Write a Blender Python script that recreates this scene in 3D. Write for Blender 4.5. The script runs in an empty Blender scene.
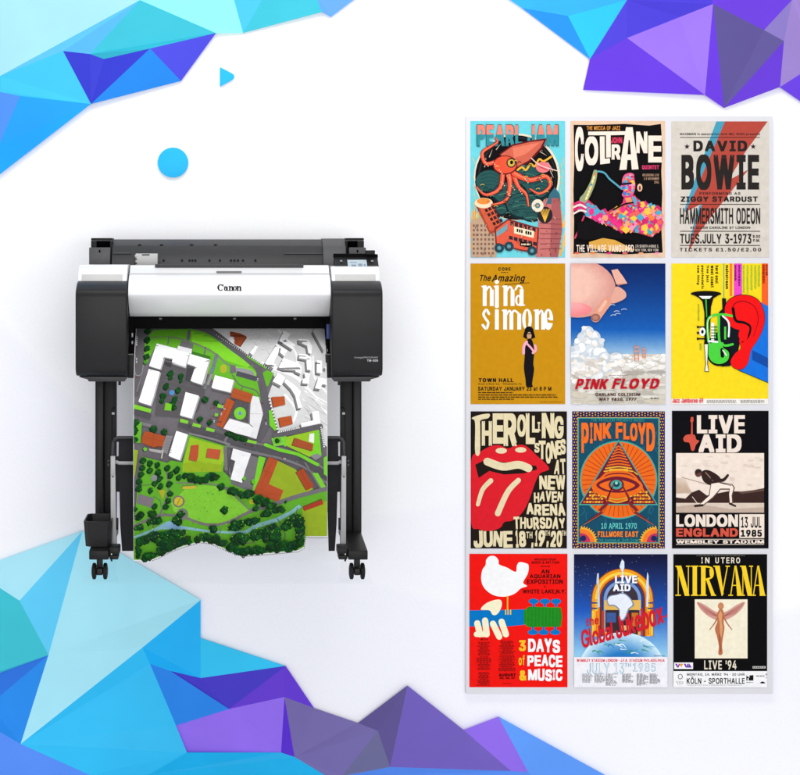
import bpy, bmesh, math, random
from mathutils import Vector, Matrix
from mathutils.geometry import tessellate_polygon

# ---------------------------------------------------------------- camera, world, lamps, exposure
scene = bpy.context.scene
D, SW, EX, EY, ZC = 6.8, 0.0036, 229.0, 240.0, 2.1   # distance to wall, metres per photo pixel on the wall, eye point
cam = bpy.data.objects.new('camera', bpy.data.cameras.new('camera'))
scene.collection.objects.link(cam); scene.camera = cam
cam.location = (0, -D, ZC); cam.rotation_euler = (math.radians(90), 0, 0)
cam.data.sensor_width = 36; cam.data.lens = 36 * D / (800 * SW)
cam.data.shift_x = (400 - EX) / 800; cam.data.shift_y = -(387.5 - EY) / 800
cam.data.clip_start = 0.05; cam.data.clip_end = 200

world = bpy.data.worlds.new('World'); scene.world = world; world.use_nodes = True
bg = world.node_tree.nodes['Background']
bg.inputs[0].default_value = (0.97, 0.98, 1.0, 1); bg.inputs[1].default_value = 0.55

def lamp(name, loc, target, sx, sy, power):
    l = bpy.data.lights.new(name, 'AREA'); l.shape = 'RECTANGLE'; l.size = sx; l.size_y = sy; l.energy = power
    o = bpy.data.objects.new(name, l); scene.collection.objects.link(o); o.location = loc
    o.rotation_euler = (Vector(target) - Vector(loc)).to_track_quat('-Z', 'Y').to_euler()
    return o
lamp('softbox_front', (0.9, -10.5, 1.9), (0.6, 0, 1.3), 9.0, 3.4, 415)
lamp('softbox_overhead', (0.0, -2.2, 4.6), (0.0, -0.7, 1.9), 3.0, 1.2, 60)
scene.view_settings.view_transform = 'Standard'; scene.view_settings.look = 'None'
scene.view_settings.gamma = 1; scene.view_settings.exposure = 0.0
scene.view_settings.use_curve_mapping = False
scene.cycles.max_bounces = 8
scene.cycles.transparent_max_bounces = 16

# ---------------------------------------------------------------- helpers
rnd = random.Random(5)
def lin(c):
    c /= 255.0
    return c / 12.92 if c <= 0.04045 else ((c + 0.055) / 1.055) ** 2.4
_m = {}
def M(rgb, rough=0.55, spec=0.06, var=0.05, scale=14.0, metal=0.0, bump=0.0):
    key = (tuple(rgb), rough, spec, var, scale, metal, bump)
    if key in _m: return _m[key]
    m = bpy.data.materials.new('mat_%d_%d_%d' % tuple(rgb)); m.use_nodes = True
    nt = m.node_tree; b = nt.nodes['Principled BSDF']
    col = [min(0.9, lin(v)) for v in rgb]
    b.inputs['Roughness'].default_value = rough; b.inputs['Specular IOR Level'].default_value = spec
    b.inputs['Metallic'].default_value = metal
    tc = nt.nodes.new('ShaderNodeTexCoord'); n = nt.nodes.new('ShaderNodeTexNoise')
    n.inputs['Scale'].default_value = scale; n.inputs['Detail'].default_value = 5
    nt.links.new(tc.outputs['Object'], n.inputs['Vector'])
    r = nt.nodes.new('ShaderNodeValToRGB')
    r.color_ramp.elements[0].position = 0.3; r.color_ramp.elements[1].position = 0.7
    r.color_ramp.elements[0].color = [v * (1 - var) for v in col] + [1]
    r.color_ramp.elements[1].color = [min(0.93, v * (1 + var)) for v in col] + [1]
    nt.links.new(n.outputs[0], r.inputs[0]); nt.links.new(r.outputs[0], b.inputs['Base Color'])
    if bump:
        n2 = nt.nodes.new('ShaderNodeTexNoise'); n2.inputs['Scale'].default_value = 900
        bp = nt.nodes.new('ShaderNodeBump'); bp.inputs['Strength'].default_value = bump; bp.inputs['Distance'].default_value = 0.0004
        nt.links.new(tc.outputs['Object'], n2.inputs['Vector']); nt.links.new(n2.outputs[0], bp.inputs['Height'])
        nt.links.new(bp.outputs[0], b.inputs['Normal'])
    _m[key] = m
    return m

def PX(px, Y): return (px - EX) * SW * (D + Y) / D
def PZ(py, Y): return ZC + (EY - py) * SW * (D + Y) / D
def P(px, py, Y): return Vector((PX(px, Y), Y, PZ(py, Y)))

class MB:
    def __init__(s): s.v = []; s.f = []; s.m = []; s.mats = []
    def mi(s, m):
        if m not in s.mats: s.mats.append(m)
        return s.mats.index(m)
    def add(s, vs, fs, m):
        o = len(s.v); k = s.mi(m); s.v += [Vector(v) for v in vs]
        for f in fs: s.f.append([o + i for i in f]); s.m.append(k)
        return s
    def bm(s, b, m):
        b.verts.index_update(); s.add([v.co.copy() for v in b.verts], [[v.index for v in f.verts] for f in b.faces], m); b.free(); return s
    def build(s, name, parent=None, smooth=True, fix=True):
        me = bpy.data.meshes.new(name); off = Vector((0, 0, 0)); p = parent
        while p is not None: off += p.location; p = p.parent
        me.from_pydata([v - off for v in s.v], [], s.f)
        for m in s.mats: me.materials.append(m)
        me.polygons.foreach_set('material_index', s.m)
        if fix:
            b = bmesh.new(); b.from_mesh(me); bmesh.ops.recalc_face_normals(b, faces=b.faces[:]); b.to_mesh(me); b.free()
        if smooth:
            me.polygons.foreach_set('use_smooth', [True] * len(me.polygons)); me.set_sharp_from_angle(angle=math.radians(35))
        me.update()
        o = bpy.data.objects.new(name, me); scene.collection.objects.link(o)
        if parent is not None: o.parent = parent
        return o

def bevel(b, w, seg=2, ang=30):
    if w <= 0: return
    es = [e for e in b.edges if len(e.link_faces) == 2 and e.calc_face_angle(0) > math.radians(ang)]
    bmesh.ops.bevel(b, geom=es, offset=w, segments=seg, affect='EDGES', clamp_overlap=True, profile=0.5)
def box(mb, x0, x1, y0, y1, z0, z1, m, bev=0.002, seg=2):
    b = bmesh.new()
    x0, x1 = min(x0, x1), max(x0, x1); y0, y1 = min(y0, y1), max(y0, y1); z0, z1 = min(z0, z1), max(z0, z1)
    bmesh.ops.create_cube(b, size=1, matrix=Matrix.Translation(((x0+x1)/2, (y0+y1)/2, (z0+z1)/2)) @ Matrix.Diagonal((x1-x0, y1-y0, z1-z0, 1)))
    bevel(b, min(bev, 0.45 * min(x1-x0, y1-y0, z1-z0)), seg); return mb.bm(b, m)
def bx(mb, px0, px1, py0, py1, Yf, Yb, m, bev=0.002, seg=2):
    """box whose front face (at depth Yf) is given in photo pixels"""
    return box(mb, PX(px0, Yf), PX(px1, Yf), Yf, Yb, PZ(py1, Yf), PZ(py0, Yf), m, bev, seg)
def prism(mb, poly, axis, a, c, m, bev=0.002, seg=2):
    """poly: 2D points; axis 'x': (Y,Z) extruded along X ; 'y': (X,Z) extruded along Y ; 'z': (X,Y)"""
    def q(p, t): return {'x': (t, p[0], p[1]), 'y': (p[0], t, p[1]), 'z': (p[0], p[1], t)}[axis]
    b = bmesh.new(); A = [b.verts.new(q(p, a)) for p in poly]; C = [b.verts.new(q(p, c)) for p in poly]; n = len(poly)
    b.faces.new(A); b.faces.new(C[::-1])
    for i in range(n): b.faces.new((A[i], A[(i+1) % n], C[(i+1) % n], C[i]))
    bmesh.ops.recalc_face_normals(b, faces=b.faces[:]); bevel(b, bev, seg); return mb.bm(b, m)
def prof(mb, px0, px1, pts, m, Yref, bev=0.002, seg=2):
    """profile [(py,Y)...] extruded in X"""
    return prism(mb, [(Y, PZ(py, Y)) for py, Y in pts], 'x', PX(px0, Yref), PX(px1, Yref), m, bev, seg)
def face_px(mb, pts, Yf, Yb, m, bev=0.002, seg=2):
    """outline in photo pixels on the plane Yf, extruded back to Yb"""
    return prism(mb, [(PX(x, Yf), PZ(y, Yf)) for x, y in pts], 'y', Yf, Yb, m, bev, seg)
def tube(mb, pts, r, m, n=12, cap=True):
    pts = [Vector(p) for p in pts]; rings = []; vs = []; fs = []
    for i, p in enumerate(pts):
        d = (pts[min(i+1, len(pts)-1)] - pts[max(i-1, 0)]).normalized()
        u = d.cross(Vector((0.3, 0.2, 0.93))); u = u.normalized() if u.length > 1e-4 else Vector((1, 0, 0)); w = d.cross(u)
        for k in range(n):
            a = 2*math.pi*k/n; vs.append(p + (u*math.cos(a) + w*math.sin(a)) * r)
    for i in range(len(pts)-1):
        for k in range(n): fs.append((i*n+k, i*n+(k+1) % n, (i+1)*n+(k+1) % n, (i+1)*n+k))
    if cap: fs.append(tuple(range(n-1, -1, -1))); fs.append(tuple((len(pts)-1)*n+k for k in range(n)))
    return mb.add(vs, fs, m)
def lathe_x(mb, cx, cy, cz, prof_, m, n=24):
    """revolve [(x offset, radius)] about the X axis"""
    vs = []; fs = []; L = len(prof_)
    for dx, r in prof_:
        for k in range(n):
            a = 2*math.pi*k/n; vs.append((cx+dx, cy+math.cos(a)*r, cz+math.sin(a)*r))
    for i in range(L-1):
        for k in range(n): fs.append((i*n+k, i*n+(k+1) % n, (i+1)*n+(k+1) % n, (i+1)*n+k))
    fs.append(tuple(range(n))); fs.append(tuple((L-1)*n+k for k in range(n)))
    return mb.add(vs, fs, m)

def tag(o, label=None, cat=None, group=None, kind=None):
    if label: o['label'] = label
    if cat: o['category'] = cat
    if group: o['group'] = group
    if kind: o['kind'] = kind
    return o
def thing(name, loc, label, cat, group=None):
    o = bpy.data.objects.new(name, None); o.empty_display_size = 0.1; scene.collection.objects.link(o); o.location = loc
    return tag(o, label, cat, group)

# ---------------------------------------------------------------- letters
def inside(p, poly):
    c = False; j = len(poly)-1
    for i in range(len(poly)):
        if (poly[i][1] > p[1]) != (poly[j][1] > p[1]) and p[0] < (poly[j][0]-poly[i][0])*(p[1]-poly[i][1])/(poly[j][1]-poly[i][1])+poly[i][0]: c = not c
        j = i
    return c
def ear_clip(P):
    """triangulate one outline that may overlap itself (strokes drawn in one go)"""
    n = len(P); sg = math.copysign(1, sum(P[i-1][0]*P[i][1]-P[i][0]*P[i-1][1] for i in range(n))); I = list(range(n)); T = []
    cr = lambda a, b, c: sg*((b[0]-a[0])*(c[1]-a[1])-(c[0]-a[0])*(b[1]-a[1]))
    while len(I) > 3:
        best = None
        for k in range(len(I)):
            a, b, c = I[k-1], I[k], I[(k+1) % len(I)]; ar = cr(P[a], P[b], P[c])
            if ar < -1e-9: continue
            hit = sum(1 for j in I if j not in (a, b, c) and cr(P[a], P[b], P[j]) > 1e-9 and cr(P[b], P[c], P[j]) > 1e-9 and cr(P[c], P[a], P[j]) > 1e-9)
            q = (hit, math.dist(P[a], P[c]))
            if best is None or q < best[0]: best = (q, k)
        k = best[1] if best else 0
        T.append((I[k-1], I[k], I[(k+1) % len(I)])); I.pop(k)
    return T+[tuple(I)]
def sat(A_, B_):                                   # do two triangles overlap by more than an edge?
    for T_ in (A_, B_):
        for i in range(3):
            nx, ny = T_[(i+1) % 3][1]-T_[i][1], T_[i][0]-T_[(i+1) % 3][0]
            a_ = [p[0]*nx+p[1]*ny for p in A_]; b_ = [p[0]*nx+p[1]*ny for p in B_]
            if min(max(a_), max(b_))-max(min(a_), min(b_)) < 1e-4*(math.hypot(nx, ny)+1e-9): return False
    return True
GL = {}
def make_glyphs():
    try: font = bpy.data.fonts.load(bpy.utils.system_resource('DATAFILES', path='fonts')+'/Inter.woff2')   # sans face shipped with Blender
    except Exception: font = None
    chars = [chr(c) for c in range(33, 127)] + list('ÖÄ£·')
    obs = []
    for w in (0,):
        for ch in chars:
            c = bpy.data.curves.new('g', 'FONT'); c.body = ch; c.size = 1; c.font = font or c.font; c.resolution_u = 4
            o = bpy.data.objects.new('g', c); scene.collection.objects.link(o); obs.append((w, ch, o))
    bpy.context.view_layer.update(); dg = bpy.context.evaluated_depsgraph_get()
    for w, ch, o in obs:
        loops = []
        for sp in o.to_curve(dg).splines:
            bp = sp.bezier_points; L = []
            for i in range(len(bp)):
                a, b = bp[i], bp[(i+1) % len(bp)]
                k = 1 if (a.handle_right-a.co).length < 1e-5 and (b.handle_left-b.co).length < 1e-5 else 5
                for j in range(k):
                    t = j/k; q = a.co*(1-t)**3+a.handle_right*3*t*(1-t)**2+b.handle_left*3*t*t*(1-t)+b.co*t**3
                    if not L or math.dist(L[-1], (q.x, q.y)) > 1e-4: L.append((q.x, q.y))
            loops.append(L)
        o.to_curve_clear()
        if not loops: continue
        area = [sum(L[i-1][0]*L[i][1]-L[i][0]*L[i-1][1] for i in range(len(L)))/2 for L in loops]
        sg = math.copysign(1, max(area, key=abs)); solids = [[L] for L, ar in zip(loops, area) if ar*sg > 0]
        for L, ar in zip(loops, area):               # counters go with the stroke that contains them
            if ar*sg <= 0:
                for S_ in solids:
                    if inside(L[0], S_[0]): S_.append(L); break
        V, ts, cls = [], [], []
        for k, S_ in enumerate(solids):              # overlapping strokes of one letter print on separate ink layers
            o0 = len(V); V += [p for L in S_ for p in L]
            tt = [tuple(t) for t in tessellate_polygon([[Vector((x, y, 0)) for x, y in L] for L in S_])]; W_ = V[o0:]
            ta = sum(abs((W_[b][0]-W_[a][0])*(W_[c][1]-W_[a][1])-(W_[c][0]-W_[a][0])*(W_[b][1]-W_[a][1]))/2 for a, b, c in tt)
            ok = abs(ta/abs(sum(area[loops.index(L)] for L in S_))-1) < .02
            if not ok and len(S_) == 1: tt = ear_clip(W_)
            for t in tt:
                q = k
                if not ok:
                    used = {c_ for t2, c_ in zip(ts, cls) if sat([V[i] for i in t2], [W_[i] for i in t])}; q = next(z for z in range(40) if z not in used)
                ts.append(tuple(o0+i for i in t)); cls.append(q)
        x0 = min(p[0] for p in V); V = [(x-x0, y) for x, y in V]
        GL[ch] = (V, ts, cls, max(p[0] for p in V))
    for w, ch, o in obs:
        c = o.data; bpy.data.objects.remove(o); bpy.data.curves.remove(c)
make_glyphs()

def clip_half(poly, f):
    """keep the part of a polygon where f(p) >= 0"""
    out = []
    for i in range(len(poly)):
        a, b = poly[i], poly[(i+1) % len(poly)]; fa, fb = f(a), f(b)
        if fa >= 0: out.append(a)
        if (fa >= 0) != (fb >= 0):
            t = fa/(fa-fb); out.append((a[0]+(b[0]-a[0])*t, a[1]+(b[1]-a[1])*t))
    return out
def ell(cx, cy, rx, ry=None, n=20, a0=0, a1=360):
    ry = rx if ry is None else ry; full = (a1-a0) >= 360; k = n if full else n+1
    return [(cx+rx*math.cos(math.radians(a0+(a1-a0)*i/n)), cy+ry*math.sin(math.radians(a0+(a1-a0)*i/n))) for i in range(k)]

def wob(pts, a): return [(x+rnd.uniform(-a, a), y+rnd.uniform(-a, a)) for x, y in pts]

class Art:
    """printed artwork: flat shapes in ink layers on a sheet; canvas units are pixels of one enlarged view of the photo"""
    def __init__(s, ox, oy, sc, clip=None, step=0.00002, tint=1.0):
        s.ox, s.oy, s.sc, s.step = ox, oy, sc, step; s.clip = clip; s.layer = 1; s.tint = tint
        s.pic = []; s.let = []
    def m(s, c): return M(c if min(c) > 200 else [int(v*s.tint) for v in c], 0.6, 0.05, 0.05, 55.0)
    def _put(s, dst, tris, c, lay):
        for t in tris: dst.append((t, c, lay))
    def _clip(s, tri):
        if not s.clip: return [tri]
        x0, y0, x1, y1 = s.clip; p = tri
        if all(x0 <= q[0] <= x1 and y0 <= q[1] <= y1 for q in p): return [tri]
        for f in (lambda q: q[0]-x0, lambda q: x1-q[0], lambda q: q[1]-y0, lambda q: y1-q[1]):
            p = clip_half(p, f)
            if len(p) < 3: return []
        return [p]
    def poly(s, pts, c, let=False, lay=None):
        if lay is None: s.layer += 1; lay = s.layer
        idx = tessellate_polygon([[Vector((x, y, 0)) for x, y in pts]])
        tris = []
        for t in idx: tris += s._clip([pts[i] for i in t])
        s._put(s.let if let else s.pic, tris, c, lay); return s
    def blob(s, pts, c):
        q = []; n = len(pts)
        for i in range(n):
            p0, p1, p2, p3 = pts[i-1], pts[i], pts[(i+1) % n], pts[(i+2) % n]
            for k in range(5):
                t = k/5.0; q.append(tuple(0.5*(2*p1[j]+(-p0[j]+p2[j])*t+(2*p0[j]-5*p1[j]+4*p2[j]-p3[j])*t*t+(-p0[j]+3*p1[j]-3*p2[j]+p3[j])*t**3) for j in (0, 1)))
        return s.poly(q, c)
    def rect(s, x0, y0, x1, y1, c): return s.poly([(x0, y0), (x1, y0), (x1, y1), (x0, y1)], c)
    def ell(s, cx, cy, rx, ry, c, n=20, a0=0, a1=360, lay=None): return s.poly(ell(cx, cy, rx, ry, n, a0, a1), c, lay=lay)
    def line(s, pts, w, c, rnd_=True, w2=None, let=False):
        """ribbon along a polyline (smoothed), round ends"""
        w2 = w if w2 is None else w2
        if len(pts) > 2:
            q = []; n = len(pts)
            for i in range(n-1):
                p0, p1, p2, p3 = pts[max(i-1, 0)], pts[i], pts[i+1], pts[min(i+2, n-1)]
                for k in range(5):
                    t = k/5.0
                    q.append(tuple(0.5*(2*p1[j]+(-p0[j]+p2[j])*t+(2*p0[j]-5*p1[j]+4*p2[j]-p3[j])*t*t+(-p0[j]+3*p1[j]-3*p2[j]+p3[j])*t**3) for j in (0, 1)))
            q.append(pts[-1])
        else: q = list(pts)
        L, R = [], []; n = len(q)
        for i in range(n):
            a, b = q[max(i-1, 0)], q[min(i+1, n-1)]; dx, dy = b[0]-a[0], b[1]-a[1]; l = math.hypot(dx, dy) or 1
            h = (w+(w2-w)*i/max(n-1, 1))/2; nx, ny = -dy/l*h, dx/l*h
            L.append((q[i][0]+nx, q[i][1]+ny)); R.append((q[i][0]-nx, q[i][1]-ny))
        s.layer += 1; dst = s.let if let else s.pic
        for i in range(n-1):
            for pl in s._clip([L[i], L[i+1], R[i+1], R[i]]): dst.append((pl, c, s.layer))
        if rnd_:
            for e, o, ww in ((0, 1, w), (n-1, n-2, w2)):
                ang = math.atan2(q[e][1]-q[o][1], q[e][0]-q[o][0])
                pl = [(q[e][0]+math.cos(ang+t)*ww/2, q[e][1]+math.sin(ang+t)*ww/2) for t in [math.pi*(k/6-0.5) for k in range(7)]]
                for z in s._clip(pl): dst.append((z, c, s.layer))
        return s
    def text(s, st, x0, y0, x1, y1, c, w=1, gap=0.11, slant=0.0, ang=0.0, split=None, arc=None):
        """string whose inked box fills x0..x1, y0..y1"""
        pos = 0.0; tr = []
        for ch in st:
            if ch == ' ': pos += 0.28; continue
            v, t, cl, wd = GL[ch]
            for f, k in zip(t, cl): tr.append([(v[i][0]+pos, v[i][1]) for i in f]+[k])
            pos += wd+(0.0, .05, .085)[w]+gap*0.75
        # heavier weights: the letter overprinted slightly shifted
        ks = ([(0, 0)], [(-1, -1), (1, -1), (-1, 1), (1, 1)], [(-1, -1), (1, -1), (-1, 1), (1, 1), (0, 0)])[w]; dx_, dy_ = ((0, 0), (.024, .016), (.043, .03))[w]
        tr = [[(x+kx*dx_, y+ky*dy_) for x, y in t[:-1]]+[j*.5+min(t[-1], 3)*.12] for j, (kx, ky) in enumerate(ks) for t in tr]
        sub = [t.pop() for t in tr]
        xs = [p[0] for t in tr for p in t]; ys = [p[1] for t in tr for p in t]
        a0, a1, b0, b1 = min(xs), max(xs), min(ys), max(ys)
        cx, cy = (x0+x1)/2, (y0+y1)/2; ca, sa = math.cos(math.radians(ang)), math.sin(math.radians(ang))
        def mp(p):
            u = (p[0]-a0)/(a1-a0); vv = (p[1]-b0)/(b1-b0)
            x = x0+u*(x1-x0)+slant*(vv-0.5)*(y1-y0); y = y1-vv*(y1-y0)
            if arc: y += arc*(1-(2*u-1)**2)
            dx, dy = x-cx, y-cy
            return (cx+dx*ca+dy*sa, cy-dx*sa+dy*ca)
        s.layer += 1; base = s.layer; s.layer += 2 if w else 0
        for t, j in zip(tr, sub):
            t = [mp(p) for p in t]; lay = base+j
            if split:
                yc, c2 = split
                for f, cc in ((lambda q: yc-q[1], c), (lambda q: q[1]-yc, c2)):
                    z = clip_half(t, f)
                    if len(z) >= 3: s.let.append((z, cc, lay))
            else:
                for z in s._clip(t): s.let.append((z, c, lay))
        return s
    def micro(s, x0, y, x1, h, c, lo=5, hi=16):
        """a line of print too small to read"""
        x = x0; s.layer += 1
        while x < x1-3:
            e = min(x1, x+rnd.uniform(lo, hi))
            s.let.append(([(x, y), (e, y), (e, y+h), (x, y+h)], c, s.layer)); x = e+rnd.uniform(2, 4)
        return s
    def tree(s, cx, cy, r, c=(22, 72, 30), lay=None):
        n = 13; pts = [(cx+r*rnd.uniform(.62, 1.14)*math.cos(2*math.pi*i/n), cy+r*rnd.uniform(.62, 1.14)*math.sin(2*math.pi*i/n)) for i in range(n)]
        s.poly([(x-r*.3, y+r*.3) for x, y in pts], (14, 44, 22)); s.poly(pts, c)
        s.layer += 1
        for k in range(4):
            a, d, q = rnd.uniform(0, 6.28), rnd.uniform(.2, .6)*r, rnd.uniform(.14, .3)*r; z = rnd.choice((10, 20, 34, -8))
            s.poly(wob(ell(cx+d*math.cos(a), cy+d*math.sin(a), q, q, 6), q*.3), (max(4, c[0]+z//2), max(8, c[1]+z), max(4, c[2]+z//3)), lay=s.layer+k*.2)
    def forest(s, pts, w, n, r, keep=None):
        seg = [(pts[i], pts[i+1]) for i in range(len(pts)-1)]; ln = [math.dist(a, b) for a, b in seg]; base = s.layer
        for k in range(n):
            (a, b) = rnd.choices(seg, ln)[0]; t = rnd.random()
            x, y = a[0]+(b[0]-a[0])*t+rnd.uniform(-w, w)/2, a[1]+(b[1]-a[1])*t+rnd.uniform(-w, w)/2
            if keep and not (inside((x-r, y+r*.9), keep) and inside((x+r, y+r*.9), keep)): continue
            s.layer = base+(k % 14)*4
            s.tree(x, y, r*rnd.uniform(.75, 1.2), (rnd.randint(14, 28), rnd.randint(52, 80), rnd.randint(20, 36)))
        s.layer = base+58
    def build(s, mapfn, parent, cuts=None):
        for name, items in (('printed_picture', s.pic), ('printed_lettering', s.let)):
            if not items: continue
            b = bmesh.new(); mats = []; 
            for pl, c, lay in items:
                m = s.m(c)
                if m not in mats: mats.append(m)
                vs = [b.verts.new((x, y, lay)) for x, y in pl]
                try: f = b.faces.new(vs); f.material_index = mats.index(m)
                except ValueError: pass
            if cuts:
                for yc in cuts: bmesh.ops.bisect_plane(b, geom=b.verts[:]+b.edges[:]+b.faces[:], plane_co=(0, yc, 0), plane_no=(0, 1, 0))
            for v in b.verts: v.co = mapfn(s.ox+v.co.x/s.sc, s.oy+v.co.y/s.sc, v.co.z*s.step)
            off = Vector((0, 0, 0)); p = parent
            while p is not None: off += p.location; p = p.parent
            for v in b.verts: v.co -= off
            for f in b.faces:
                f.normal_update()
                if f.normal.y > 0: f.normal_flip()
            me = bpy.data.meshes.new(name); b.to_mesh(me); b.free()
            for m in mats: me.materials.append(m)
            o = bpy.data.objects.new(name, me); scene.collection.objects.link(o); o.parent = parent

# ---------------------------------------------------------------- the setting: wall and floor
def wall_material():
    m = bpy.data.materials.new('painted_wall'); m.use_nodes = True; nt = m.node_tree; b = nt.nodes['Principled BSDF']
    b.inputs['Roughness'].default_value = 0.8; b.inputs['Specular IOR Level'].default_value = 0.05
    tc = nt.nodes.new('ShaderNodeTexCoord')
    n2 = nt.nodes.new('ShaderNodeTexNoise'); n2.inputs['Scale'].default_value = 120; n2.inputs['Detail'].default_value = 4
    nt.links.new(tc.outputs['Object'], n2.inputs['Vector'])
    def math_(op, a, b):
        n = nt.nodes.new('ShaderNodeMath'); n.operation = op
        for i, v in enumerate((a, b)):
            if isinstance(v, float): n.inputs[i].default_value = v
            else: nt.links.new(v, n.inputs[i])
        return n.outputs[0]
    def ramp(v, a, b):
        n = nt.nodes.new('ShaderNodeMapRange'); n.interpolation_type = 'SMOOTHSTEP'; n.inputs[1].default_value = a; n.inputs[2].default_value = b
        nt.links.new(v, n.inputs[0]); return n.outputs[0]
    tot = None                                   # broad painted arcs, pale lilac on white
    for cx, cy, R, amp in ((640, -200, 820, 1.0), (250, -330, 850, .6), (1000, 900, 560, .5), (-420, 620, 520, .5)):
        d = nt.nodes.new('ShaderNodeVectorMath'); d.operation = 'DISTANCE'; nt.links.new(tc.outputs['Object'], d.inputs[0]); d.inputs[1].default_value = ((cx-EX)*SW, 0, ZC+(EY-cy)*SW)
        r0 = R*SW; v = d.outputs['Value']
        band = math_('MULTIPLY', ramp(v, r0-.03, r0+.05), math_('SUBTRACT', 1.0, math_('MULTIPLY', ramp(v, r0+.1, r0+.9), .75)))
        band = math_('MULTIPLY', band, amp); tot = band if tot is None else math_('MAXIMUM', tot, band)
    r = nt.nodes.new('ShaderNodeValToRGB'); e = r.color_ramp.elements
    e[1].position = 1.0; e[1].color = (0.9, 0.905, 0.965, 1); e[0].position = 0.0; e[0].color = (0.965, 0.965, 0.97, 1)
    mx = nt.nodes.new('ShaderNodeMix'); mx.data_type = 'RGBA'; mx.blend_type = 'MULTIPLY'; mx.inputs[0].default_value = 1
    r2 = nt.nodes.new('ShaderNodeValToRGB'); r2.color_ramp.elements[0].color = (0.965, 0.965, 0.965, 1); r2.color_ramp.elements[0].position = .3; r2.color_ramp.elements[1].position = .7
    nt.links.new(tot, r.inputs[0]); nt.links.new(n2.outputs[0], r2.inputs[0])
    nt.links.new(r.outputs[0], mx.inputs['A']); nt.links.new(r2.outputs[0], mx.inputs['B']); nt.links.new(mx.outputs['Result'], b.inputs['Base Color'])
    return m
w = MB(); box(w, -6, 7, 0, 0.2, 0, 5.5, wall_material(), 0); tag(w.build('wall', smooth=False), kind='structure')
f = MB(); box(f, -8, 9, -12, 0.2, -0.2, 0, M((238, 238, 240), 0.7, 0.1), 0); tag(f.build('floor', smooth=False), kind='structure')

# ---------------------------------------------------------------- faceted crystals on the wall
def crystal(name, label, cat, facets, heights, group, h_in=0.06, base=None):
    """facets: [(rgb, [photo px points])]; points within 4 px are one vertex, sharing its height off the wall"""
    V = []
    def vid(p):
        for i, q in enumerate(V):
            if math.dist(p, q) < 4.5: return i
        V.append(p); return len(V)-1
    F = [(c, [vid(p) for p in pts]) for c, pts in facets]
    r = random.Random(sum(map(ord, name)) + len(V))
    def height(i):
        for p, h in heights:
            if math.dist(p, V[i]) < 8: return h*.6
        return r.uniform(0.008, 0.02)
    H = [height(i) for i in range(len(V))]
    cx = sum(p[0] for p in V)/len(V); cy = sum(p[1] for p in V)/len(V)
    root = thing(name, P(cx, cy, 0), label, cat, group)
    for c, ids in F:
        front = [P(V[i][0], V[i][1], -H[i]) for i in ids]
        cc = sum(front, Vector())/len(front)
        back = [Vector((v.x+(cc.x-v.x)*0.06, -0.0015, v.z+(cc.z-v.z)*0.06)) for v in front]
        n = len(front); mb = MB(); m = M(c, 0.42, 0.12, 0.06, 3.0)
        tri = tessellate_polygon([[Vector((v.x, v.z, 0)) for v in front]])
        fs = [tuple(t) for t in tri] + [tuple(n+i for i in t[::-1]) for t in tri] + [(i, (i+1) % n, n+(i+1) % n, n+i) for i in range(n)]
        mb.add(front+back, fs, m).build('facet', root, smooth=False)
    return root
G_CR = 'faceted paper crystals on the wall'
crystal('faceted_crystal', 'faceted blue and teal crystal decoration above the printer at the upper left', 'wall decoration', [
    ((158, 214, 250), [(-14, -14), (140, -14), (140, 0), (0, 76), (-14, 84)]),
    ((92, 186, 246), [(140, 0), (90, 54), (63, 51), (0, 76)]),
    ((62, 190, 241), [(0, 76), (63, 51), (91, 104), (20, 96), (0, 92)]),
    ((54, 182, 202), [(140, 0), (216, 33), (150, 48.5), (104, 59), (90, 54)]),
    ((52, 58, 192), [(63, 51), (90, 54), (104, 59), (150, 48.5), (91, 104)]),
    ((72, 72, 214), [(216, 33), (181, 81), (150, 48.5)]),
    ((34, 132, 226), [(150, 48.5), (181, 81), (91, 104)]),
    ((28, 154, 240), [(20, 96), (91, 104), (-14, 185), (-1, 145)]),
    ((80, 142, 244), [(0, 92), (20, 96), (-1, 145), (-14, 185), (-14, 84), (0, 76)]),
    ((136, 244, 234), [(140, -14), (233, -14), (234, 0), (243, 33), (216, 33), (140, 0)]),
    ((68, 186, 236), [(234, 0), (233, -14), (266, -14), (262, 0), (243, 33)]),
    ((56, 182, 202), [(262, 0), (266, -14), (312, -14), (322, 12), (243, 33)]),
    ((96, 158, 250), [(322, 12), (312, -14), (372, -14), (331, 17)]),
], [((150, 48), .09), ((63, 51), .085), ((216, 33), .03), ((181, 81), .02), ((91, 104), .04), ((140, 0), .05), ((20, 96), .05), ((243, 33), .015)], G_CR)
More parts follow.
